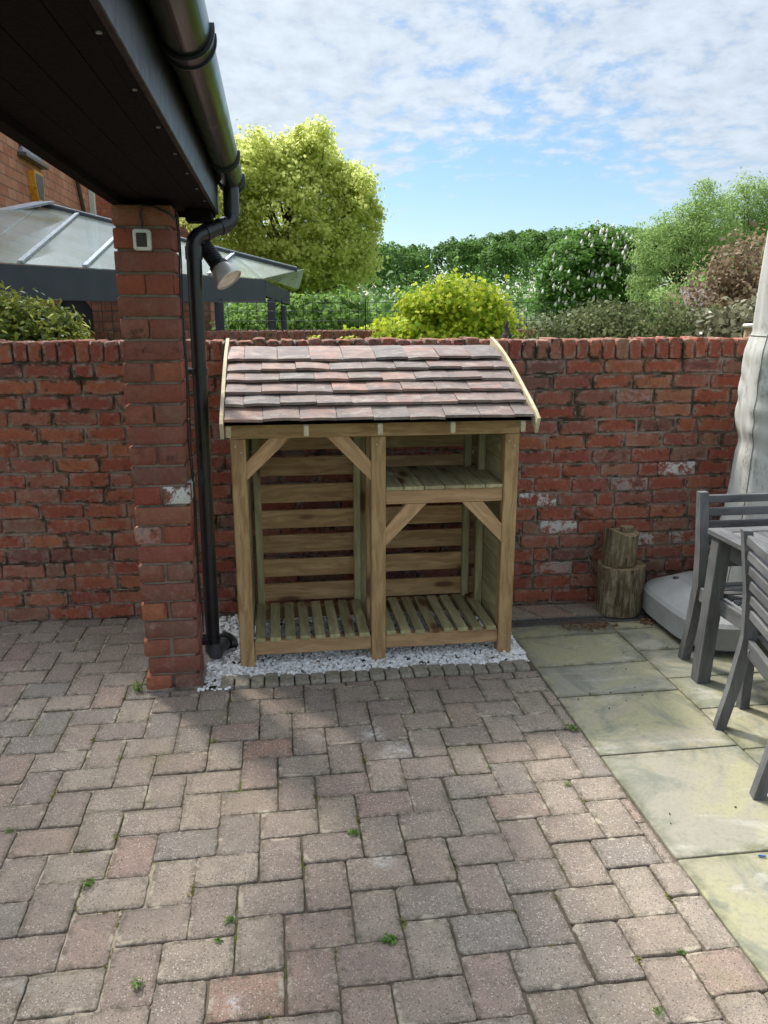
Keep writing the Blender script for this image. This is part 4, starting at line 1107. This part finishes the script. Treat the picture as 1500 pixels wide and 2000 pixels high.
# golden shrub
bush('golden_shrub', 'dome-shaped shrub with bright yellow-green leaves just behind the wall', 'shrub',
     [((1.83, 8.5, 1.25), (.66, .5, .60)), ((1.50, 8.4, 1.25), (.34, .4, .42)), ((2.24, 8.5, 1.25), (.36, .4, .50)), ((1.9, 8.4, 1.66), (.55, .35, .36)), ((1.42, 8.45, 1.38), (.34, .35, .33)), ((2.20, 8.45, 1.48), (.28, .35, .34))],
     1250, 20, .07, .055, M_ylw, (1.83, 8.5, 0), 'maple', -.22, .60, .9, .3, .4, .03, 20, nsc=4)
# maple
def mx_(px, py, Y=18.):   # metres at distance 18
    return (-.8+(px-440)*.0105*Y/18., Y, 5.45-(py-235)*.0097)
bl = [(mx_(570, 440), (1.35, 1.4, 1.3)), (mx_(487, 300), (.36, .5, .62)), (mx_(560, 335), (.85, .9, .68)), (mx_(625, 330), (.5, .6, .60)), (mx_(678, 440), (.68, .8, .85)), (mx_(665, 520), (.78, .9, .62)), (mx_(560, 540), (1.0, 1.0, .55)), (mx_(425, 400), (.85, .9, 1.1)), (mx_(610, 500), (1.0, 1.2, .8))]
for _ in range(46):
    u_ = random.uniform(0, 1); a_ = R(random.uniform(5, 165)); rr_ = random.uniform(.82, 1.04)
    bl.append(((.62+1.62*rr_*math.cos(a_), 18+random.uniform(-1, .6), 3.4+1.62*rr_*math.sin(a_)), (random.uniform(.12, .26), .2, random.uniform(.22, .42))))
bush('maple_tree', 'large maple with pale variegated yellow-green leaves behind the glass roof', 'tree', bl, 3300, 26, .105, .075, M_maple, (.3, 18, 0), 'maple', -.42, .4, 1.0, .25, .4, .12, 60, 1.1)
# shrubs behind the fence, under the maple
bush('green_shrub', 'mid-green leafy shrub growing under the maple behind the wire fence', 'shrub', [((.75, 13, 1.3), (.9, .5, .75)), ((1.5, 13.5, 1.2), (.6, .5, .55)), ((-.2, 13.3, 1.2), (.8, .5, .6))], 420, 22, .10, .085, M_green, (.7, 13, 0), 'oval', -.5, .5)
bush('ground_shrub', 'low lime green shrub at the fence just left of the golden shrub', 'shrub', [((1.38, 11, 1.25), (.28, .25, .3)), ((1.1, 11, 1.2), (.2, .2, .25))], 90, 18, .06, .07, M_ylw, (1.3, 11, 0), 'oval', -.9, .4)
# chestnut
C_ = (17.4, 44, 0)
t_, C1 = bush('chestnut_tree', 'dark green horse chestnut covered in upright white blossom candles', 'tree',
     [((17.6, 44, 3.0), (2.9, 2.4, 3.0)), ((16.1, 44, 2.6), (1.7, 1.6, 1.9)), ((19.2, 44.4, 3.2), (1.8, 1.8, 2.3)), ((18.0, 44, 4.6), (1.5, 1.4, 1.3))], 1000, 24, .24, .21, M_chest, C_, 'oval', -.55, .7, .7, .4, .3, .25, 24, .7)
mb = MB()
for c in C1:
    if random.random() < .5 and c[1] < 44.0:
        p = Vector(c)-Vector(C_)+Vector((0, -.25, .15)); hh = random.uniform(.22, .34)
        mb.tube([p, p+Vector((0, 0, hh*.3)), p+Vector((.02, 0, hh*.7)), p+Vector((.03, 0, hh))], [.035, .075, .045, .008], 7, True, False)
mb.build('blossom', M_blossom, t_)
bush('blossom_bush', 'bush dotted with small white flowers right of the golden shrub', 'shrub', [((3.05, 11.2, 1.35), (.42, .3, .5)), ((3.6, 11.4, 1.25), (.5, .3, .42))], 200, 16, .07, .07, mat_leaf('pale_bush_leaf', (.05, .10, .025), (.10, .18, .05), (.50, .52, .36), .3), (3.2, 11.2, 0), 'oval', -.6, .5)
# willows
bush('willow_tree', 'airy grey-green willow rising left of the purple shrub', 'tree',
     [((19.4, 38, 3.4), (2.2, 1.8, 3.0)), ((20.6, 38, 5.0), (1.7, 1.5, 2.0)), ((18.2, 38, 4.4), (1.1, 1, 1.5)), ((20.4, 38, 6.6), (.9, .8, 1.0))], 900, 24, .22, .16, M_willow, (19.8, 38, 0), 'quad', -.32, .45, .9, .1, .17, .14, 60, .8)
bush('willow_tree', 'second airy willow, taller, at the right edge behind the purple shrub', 'tree',
     [((23.3, 40, 4.0), (2.2, 1.8, 3.4)), ((24.2, 40, 6.4), (1.5, 1.2, 1.9)), ((22.4, 40, 5.8), (1.1, 1, 1.6)), ((25.6, 40, 5), (2, 1.6, 3))], 950, 24, .24, .17, M_willow, (23.5, 40, 0), 'quad', -.30, .45, .9, .1, .17, .14, 60, .8, off=9)
bush('willow_bush', 'grey-green bushy growth beneath the willows', 'tree', [((19.5, 35, 1.8), (2.6, 1.2, 1.6)), ((22.5, 35, 1.9), (2.4, 1.2, 1.9))], 420, 22, .25, .17, M_willow, (20.5, 35, 0), 'quad', -.8, .5, .9, .1, .2, .12, 20, .8, off=4)
# purple shrub and hedge
bush('purple_shrub', 'purple and bronze leaved shrub beside the parasol above the wall', 'shrub',
     [((4.75, 8.0, 1.85), (.30, .35, .62)), ((4.55, 8.0, 1.65), (.5, .35, .42)), ((5.1, 8.2, 1.8), (.4, .4, .7))], 330, 15, .10, .048, M_purple, (4.8, 8, 0), 'oval', -.12, .2, 1.0, .2, .33, .025, 45, 1.8)
bush('cotoneaster_hedge', 'low dark small-leaved hedge sprawling along behind the wall at the right', 'hedge',
     [((2.45, 6.3, 1.46), (.5, .3, .24)), ((3.05, 6.4, 1.52), (.45, .3, .27)), ((3.55, 6.5, 1.50), (.35, .3, .25)), ((2.75, 6.5, 1.55), (.35, .3, .22))], 700, 18, .055, .032, M_coton, (3, 6.4, 0), 'oval', -.35, .4, 1.0, .2, .33, .02, 60, 2.6)
bush('bronze_bush', 'bronze and green leafy bush low in front of the corrugated roof', 'shrub', [((3.62, 6.1, 1.50), (.32, .25, .25)), ((3.95, 6.2, 1.5), (.25, .25, .3))], 170, 16, .06, .055, mat_leaf('bronze_leaf', (.07, .06, .03), (.15, .15, .07), (.32, .30, .20), .25, .3), (3.7, 6.1, 0), 'oval', -.5, .4, 1, .2, .3, .02, 20, 2)
bush('laurel_hedge', 'glossy dark green and yellow laurel hedge above the wall at far left', 'hedge',
     [((-1.72, 5.6, 1.42), (.42, .35, .40)), ((-2.3, 5.6, 1.4), (.5, .4, .43)), ((-1.42, 5.6, 1.35), (.2, .25, .38))], 1700, 16, .05, .045, M_laurel, (-1.9, 5.6, 0), 'oval', -.9, .6, 1.0, .3, .22, .03, 30, 2)
for lab, x in (('small clump of yellow leaves on the wall top above the log store, left one', .235), ('small clump of yellow leaves on the wall top above the log store, right one', .42)):
    t = thing('wall_plant', lab, 'plant', (x, 4.50, 1.555)); P = [(random.gauss(0, .017), random.gauss(0, .02), random.uniform(0, .02)) for _ in range(26)]
    leaves('foliage', P, [(0, 0, 1)]*26, .018, M_ylw, t, 'oval', .5)

# woodland
rngs = []
P = []; Nn = []
for k in range(150):
    x = random.uniform(-10, 95); y = random.uniform(112, 150)
    top = np.interp(x, [-10, 15, 28, 36, 42, 60, 95], [10.4, 10.2, 10.2, 11.4, 12.3, 13, 13])*y/122.+random.gauss(0, .35)
    r = random.uniform(2.4, 4.2); n = 1400
    d_ = np.random.normal(0, 1, (n, 3)); d_ /= np.linalg.norm(d_, axis=1)[:, None]; d_[:, 1] = -np.abs(d_[:, 1])*np.sign(np.random.rand(n)-.15)
    d_[:, 2] = np.where(d_[:, 2] < -.3, -d_[:, 2], d_[:, 2])
    rr = np.random.uniform(.86, 1.05, n)[:, None]
    c = np.array([x, y, top-r*1.1]); q_ = c+d_*rr*np.array([r, r, r*1.15])
    q_[:, 2] = np.where(d_[:, 2] < 0, c[2]+d_[:, 2]*top*.8, q_[:, 2])
    bumpv = np.array([vnoise(p, .7) for p in q_]); q_ += d_*bumpv[:, None]*1.0
    P.append(q_); Nn.append(d_)
tag(leaves('woodland', np.concatenate(P), np.concatenate(Nn), .42, M_wood2, None, 'quad', .7, .3, .42), 'distant belt of dense green woodland on the horizon', 'woodland', kind='stuff')
# low field scrub filling between
P = []; Nn = []
for k in range(26000):
    x = random.uniform(-8, 70); y = random.uniform(60, 100); P.append((x, y, abs(random.gauss(0, 1.5))+.2)); Nn.append((0, -.4, .8))
tag(leaves('scrub', P, Nn, .55, M_wood2, None, 'quad', .8, .3, .42), 'dark scrub filling the ground below the distant woodland', 'scrub', kind='stuff')

# ------------------------------------------------------------ low wall, fence
lw = thing('low_brick_wall', 'second lower brick wall beyond the garden wall, carrying a wire fence', 'wall', (0, 10, 0))
mb = MB(); x = -2.2
while x < 7:
    mb.block(x, x+.062, 1.355, 1.455+random.gauss(0, .002), .21, lambda p: (p[0], -p[2], p[1]), r=.006, cr=.01, jit=.002, step=.06); x += .0705
for k in range(6):
    x = -2.2+(k % 2)*.11
    while x < 7:
        mb.block(x, x+.218, 1.265-k*.083, 1.34-k*.083, .05, lambda p: (p[0], -p[2]+.003, p[1]), r=.006, cr=.01, jit=.002, step=.2); x += .23
mb.build('brickwork', mat_brick('low_wall_brick', False), lw)
mb = MB(); mb.box((-2.2, .013, 0), (7, .21, 1.44), .003); mb.build('mortar', M_mortar, lw)
fe = thing('wire_fence', 'dark square-mesh wire fence standing on the low brick wall', 'fence', (0, 10.1, 1.45))
mb = MB(); x = -2.1
while x < 6.9:
    mb.tube([(x, 0, 0), (x, 0, .345)], .0035, 5); x += .113
for z in (.01, .12, .235, .34): mb.tube([(-2.1, .004, z), (2, .004, z), (6.9, .004, z)], .0035, 5)
mb.build('mesh', M_wire, fe)
for x in (.13, 1.15, 4.2): 
    mb = MB(); mb.tube([(x, .01, -.02), (x, .01, .38)], .008, 8); mb.build('post', M_wire, fe)

# finial, chimney pot, corrugated roof
fi = thing('stone_finial', 'small dark pointed stone finial on the low wall by the golden shrub', 'finial', (1.93, 6.6, 0))
mb = MB(); mb.lathe([(.03, 1.40), (.045, 1.50), (.035, 1.515), (.02, 1.54), (.028, 1.565), (.015, 1.60), (.002, 1.63)], None, 14); mb.box((-.05, -.05, 0), (.05, .05, 1.44), .01); mb.build('shaft', flat('dark_stone', (.09, .075, .06), .9, .1), fi)
po = thing('fluted_pot', 'cream and terracotta fluted clay pot on the wall beside the parasol cover', 'pot', (3.33, 5.3, 0))
mb = MB(); nn_ = 40; vs = []
for (r, z) in ((.078, 1.40), (.07, 1.46), (.058, 1.585)):
    for k in range(nn_):
        a = 2*math.pi*k/nn_; rr = r*(1+.09*math.cos(a*10)); vs.append((rr*math.cos(a), rr*math.sin(a), z))
mb.add(vs, [(i*nn_+k, i*nn_+(k+1) % nn_, (i+1)*nn_+(k+1) % nn_, (i+1)*nn_+k) for i in range(2) for k in range(nn_)]); mb.box((-.08, -.08, 0), (.08, .08, 1.40), .01)
mb.build('body', M_terra, po)
mb = MB(); mb.lathe([(.055, 1.585), (.078, 1.59), (.082, 1.605), (.075, 1.615), (.05, 1.617), (.001, 1.616)], None, 32); mb.build('rim', M_cream, po)
sr = thing('shed_roof', 'brown corrugated shed roof showing through the purple shrub', 'roof', (6.75, 11.4, -.08))
mb = MB(); nx_ = 120; vs = []
for j, (y, z) in enumerate(((0, 1.60), (1.3, 2.12))):
    for i in range(nx_+1):
        x = -.62+1.9*i/nx_; vs.append((x+(j*.45), y, z+.016*math.sin(i*1.05)))
mb.add(vs, [(i, i+1, nx_+2+i, nx_+1+i) for i in range(nx_)])
mb.build('sheet', flat('corrugated_brown', (.085, .062, .058), .7, .3, c2=(.12, .095, .09), sc=5), sr)
mb = MB(); mb.box((-.55, .05, 0), (1.6, 1.25, 1.58), .01); mb.build('wall', M_bark, sr)

# ------------------------------------------------------------ glass-roofed veranda next door
vr = thing('glass_veranda', 'slate grey timber veranda with a sloping glass roof beyond the wall', 'veranda', (-2.35, 7.74, 0))
VC = (-2.35, 7.74, 0)
A = Vector((-2.35, 7.74, 2.1)); B = Vector((-.10, 11.45, 2.1)); dAB = (B-A).normalized(); A2 = A-dAB*2.2
def vp(name, q_, m): return rel(q_, VC).build(name, m, vr)
mb = MB(); mb.beam((A2-Vector((0, 0, .155))), (B-Vector((0, 0, .155))), .07, .31); vp('front_beam', mb, M_slate)
nrm = Vector((-dAB.y, dAB.x, 0))         # away from the camera
Bk = B+nrm*.05; Ek = Vector((.30, 12.6, 1.98))
mb = MB(); mb.beam(B+Vector((0, 0, -.12)), Ek+Vector((-.05, 0, -.12)), .07, .2); vp('side_beam', mb, M_slate)
for p, r_ in ((B+Vector((.10, .05, 0)), .052), (B+Vector((-.55, -.9, 0)), .055), (A-dAB*1.8, .055)):
    mb = MB(); mb.box((p.x-r_, p.y-r_, 0), (p.x+r_, p.y+r_, 1.84), .006, 2); vp('post', mb, M_slate)
mb = MB(); p = B+Vector((.10, .05, 0)); mb.tube([(p.x+.17, p.y+.1, 0), (p.x+.17, p.y+.1, 1.75)], .04, 10); mb.box((p.x-.075, p.y-.075, 1.55), (p.x+.075, p.y+.075, 1.58), .004); vp('drainpipe', mb, M_slate)
def mat_glass():
    m, nt, b = newmat('veranda_glass', .12, .5); oc = objc(nt)
    setc(nt, b, mixc(nt, ramp(nt, noise(nt, oc, 1.6, 5, .7), [(.4, 0), (.65, 1)]), (.62, .68, .66), (.42, .45, .34)))
    tr = nd(nt, 'ShaderNodeBsdfTransparent', {0: (.80, .84, .80, 1)})
    mx2 = nd(nt, 'ShaderNodeMixShader', {0: .45, 1: tr.outputs[0], 2: b.outputs[0]})
    nt.links.new(mx2.outputs[0], nt.nodes['Material Output'].inputs[0]); return m
M_glass = mat_glass()
P0 = Vector((-2.872, 11.35, 3.0)); Q0 = Vector((.38, 12.1, 2.25)); HL = A2+nrm*1.0+Vector((0, 0, .45))
e0 = A2; ridge0 = Vector((-3.6, 9.6, 3.0))
def pane(a, b_, c_, d_):
    n_ = (Vector(b_)-Vector(a)).cross(Vector(d_)-Vector(a)).normalized()*.006
    q_ = MB(); q_.add([a, b_, c_, d_]+[Vector(v)-n_ for v in (a, b_, c_, d_)], [(0, 1, 2, 3), (7, 6, 5, 4), (0, 4, 5, 1), (1, 5, 6, 2), (2, 6, 7, 3), (3, 7, 4, 0)]); vp('glass_pane', q_, M_glass)
es = [A-dAB*.35, A+dAB*.22, A+dAB*1.02, A+dAB*2.0, A+dAB*3.1, B]; zt = Vector((0, 0, .012))
rs = [P0.lerp(Vector((-3.3, 8.6, 2.32)), .05), P0.lerp(Q0, .13), P0.lerp(Q0, .31), P0.lerp(Q0, .5), P0.lerp(Q0, .73), Q0]
pane(Vector((-3.35, 8.7, 2.28)), e0+zt, es[0]+zt, P0)
for i in range(5): pane(es[i]+zt, es[i+1]+zt, rs[i+1], rs[i])
pane(B+zt, Ek+Vector((.12, 0, .02)), Q0+Vector((.12, .15, .02)), Q0)
mb = MB()
for i in range(1, 5): mb.beam(es[i]+zt*2, rs[i]+zt, .05, .03)
vp('glazing_bar', mb, M_alu)
mb = MB(); mb.beam(P0, rs[5], .07, .05); vp('ridge', mb, M_slate)
mb = MB(); mb.beam(P0+Vector((0, 0, .04)), rs[5]+Vector((0, 0, .04)), .05, .015); vp('ridge_cap', mb, M_alu)
mb = MB(); mb.beam(P0+Vector((.05, 0, .03)), Vector((-3.55, 8.6, 2.42)), .26, .03); vp('lead_flashing', mb, M_lead)

# ------------------------------------------------------------ brick house next door
hs = thing('brick_house', 'tall red brick house side wall seen past the porch eaves at far left', 'house', (-4.5, 15, 0))
HC = (-4.5, 15, 0)
mb = MB(); mb.add([(-4.5, 6, 0), (-4.5, 22.9, 0), (-4.5, 22.9, 9), (-4.5, 6, 9), (-10, 6, 0), (-10, 22.9, 0), (-10, 22.9, 9), (-10, 6, 9)], [(0, 1, 2, 3), (7, 6, 5, 4), (1, 5, 6, 2), (4, 0, 3, 7)])
rel(mb, HC).build('wall', M_house, hs)
mb = MB(); mb.add([(-4.2, 5.7, 8.9), (-4.2, 23.2, 8.9), (-7.25, 23.2, 11.5), (-7.25, 5.7, 11.5), (-10.3, 5.7, 8.9), (-10.3, 23.2, 8.9)], [(0, 1, 2, 3), (3, 2, 5, 4)]); rel(mb, HC).build('roof', M_tile, hs)
mb = MB(); mb.box((-4.5, 16.6, 4.50), (-4.42, 17.95, 4.58), .01); mb.box((-4.48, 16.65, 4.58), (-4.44, 17.9, 5.9), .01); rel(mb, HC).build('window', M_lead, hs)
mb = MB(); mb.box((-4.5, 16.5, 4.42), (-4.34, 18.05, 4.495), .01); rel(mb, HC).build('sill', M_dgrey, hs)
mb = MB(); mb.tube([(-4.43, 20.7, 9), (-4.43, 20.9, 4.7), (-4.43, 21.9, 3.2)], .05, 10); rel(mb, HC).build('downpipe', M_bark, hs)
mb = MB(); mb.box((-4.5, 22.4, 0), (-4.36, 22.55, 9), .01); rel(mb, HC).build('corner_trim', M_white, hs)
hb = thing('rear_wing', 'darker brick wing beyond the house, behind the veranda ridge', 'house', (-3, 24, 0))
mb = MB(); mb.add([(-3.5, 0, 0), (1.2, 0, 0), (1.2, 0, 5.4), (-3.5, 0, 5.4), (-3.5, 4, 0), (1.2, 4, 0), (1.2, 4, 5.4), (-3.5, 4, 5.4)], [(0, 1, 2, 3), (1, 5, 6, 2), (5, 4, 7, 6), (4, 0, 3, 7)]); mb.build('wall', M_outb, hb)
mb = MB(); mb.add([(-3.7, -.3, 5.3), (1.4, -.3, 5.3), (1.4, 2, 6.6), (-3.7, 2, 6.6), (-3.7, 4.3, 5.3), (1.4, 4.3, 5.3)], [(0, 1, 2, 3), (3, 2, 5, 4)]); mb.build('roof', M_tile, hb)
# alarm box
al = thing('alarm_box', 'yellow alarm box with dark grey face on the brick house wall', 'alarm box', (-4.5, 17.35, 4.0))
def shield(sc, x0, x1):
    pts = [(-.30, .27), (.30, .27), (.30, -.02), (.18, -.29), (-.18, -.29), (-.30, -.02)]
    q_ = MB(); n_ = 6; vs = [(x0, a*sc, b_*sc) for a, b_ in pts]+[(x1, a*sc, b_*sc) for a, b_ in pts]
    q_.add(vs, [tuple(range(6)), tuple(range(6, 12))[::-1]]+[(k, 6+k, 6+(k+1) % 6, (k+1) % 6) for k in range(6)]); return q_
shield(1, 0, .13).build('case', M_yellow, al); shield(.82, .1305, .136).build('face', M_dgrey, al)
# outbuilding under the veranda
ob_ = thing('outbuilding', 'brick outbuilding with a dark arched doorway behind the laurel hedge', 'outbuilding', (-3.2, 14, 0))
mb = MB(); pts = []
mb.add([(-3, 0, 0), (-.25, 0, 0), (-.25, 0, 2.15), (-3, 0, 2.15)], [(0, 1, 2, 3)])
mb.add([(.30, 0, 0), (2.2, 0, 0), (2.2, 0, 2.15), (.30, 0, 2.15)], [(0, 1, 2, 3)])
arc = [(.025+.275*math.cos(R(a)), 1.62+.275*math.sin(R(a))) for a in range(0, 181, 15)]
mb.add([(a, 0, b_) for a, b_ in arc]+[(-.25, 0, 2.15), (.30, 0, 2.15)], [tuple(range(len(arc)))+(len(arc), len(arc)+1)])
mb.build('wall', M_outb, ob_)
mb = MB(); mb.box((-.25, .12, 0), (.30, .16, 1.95), .01); mb.build('door', M_slate, ob_)
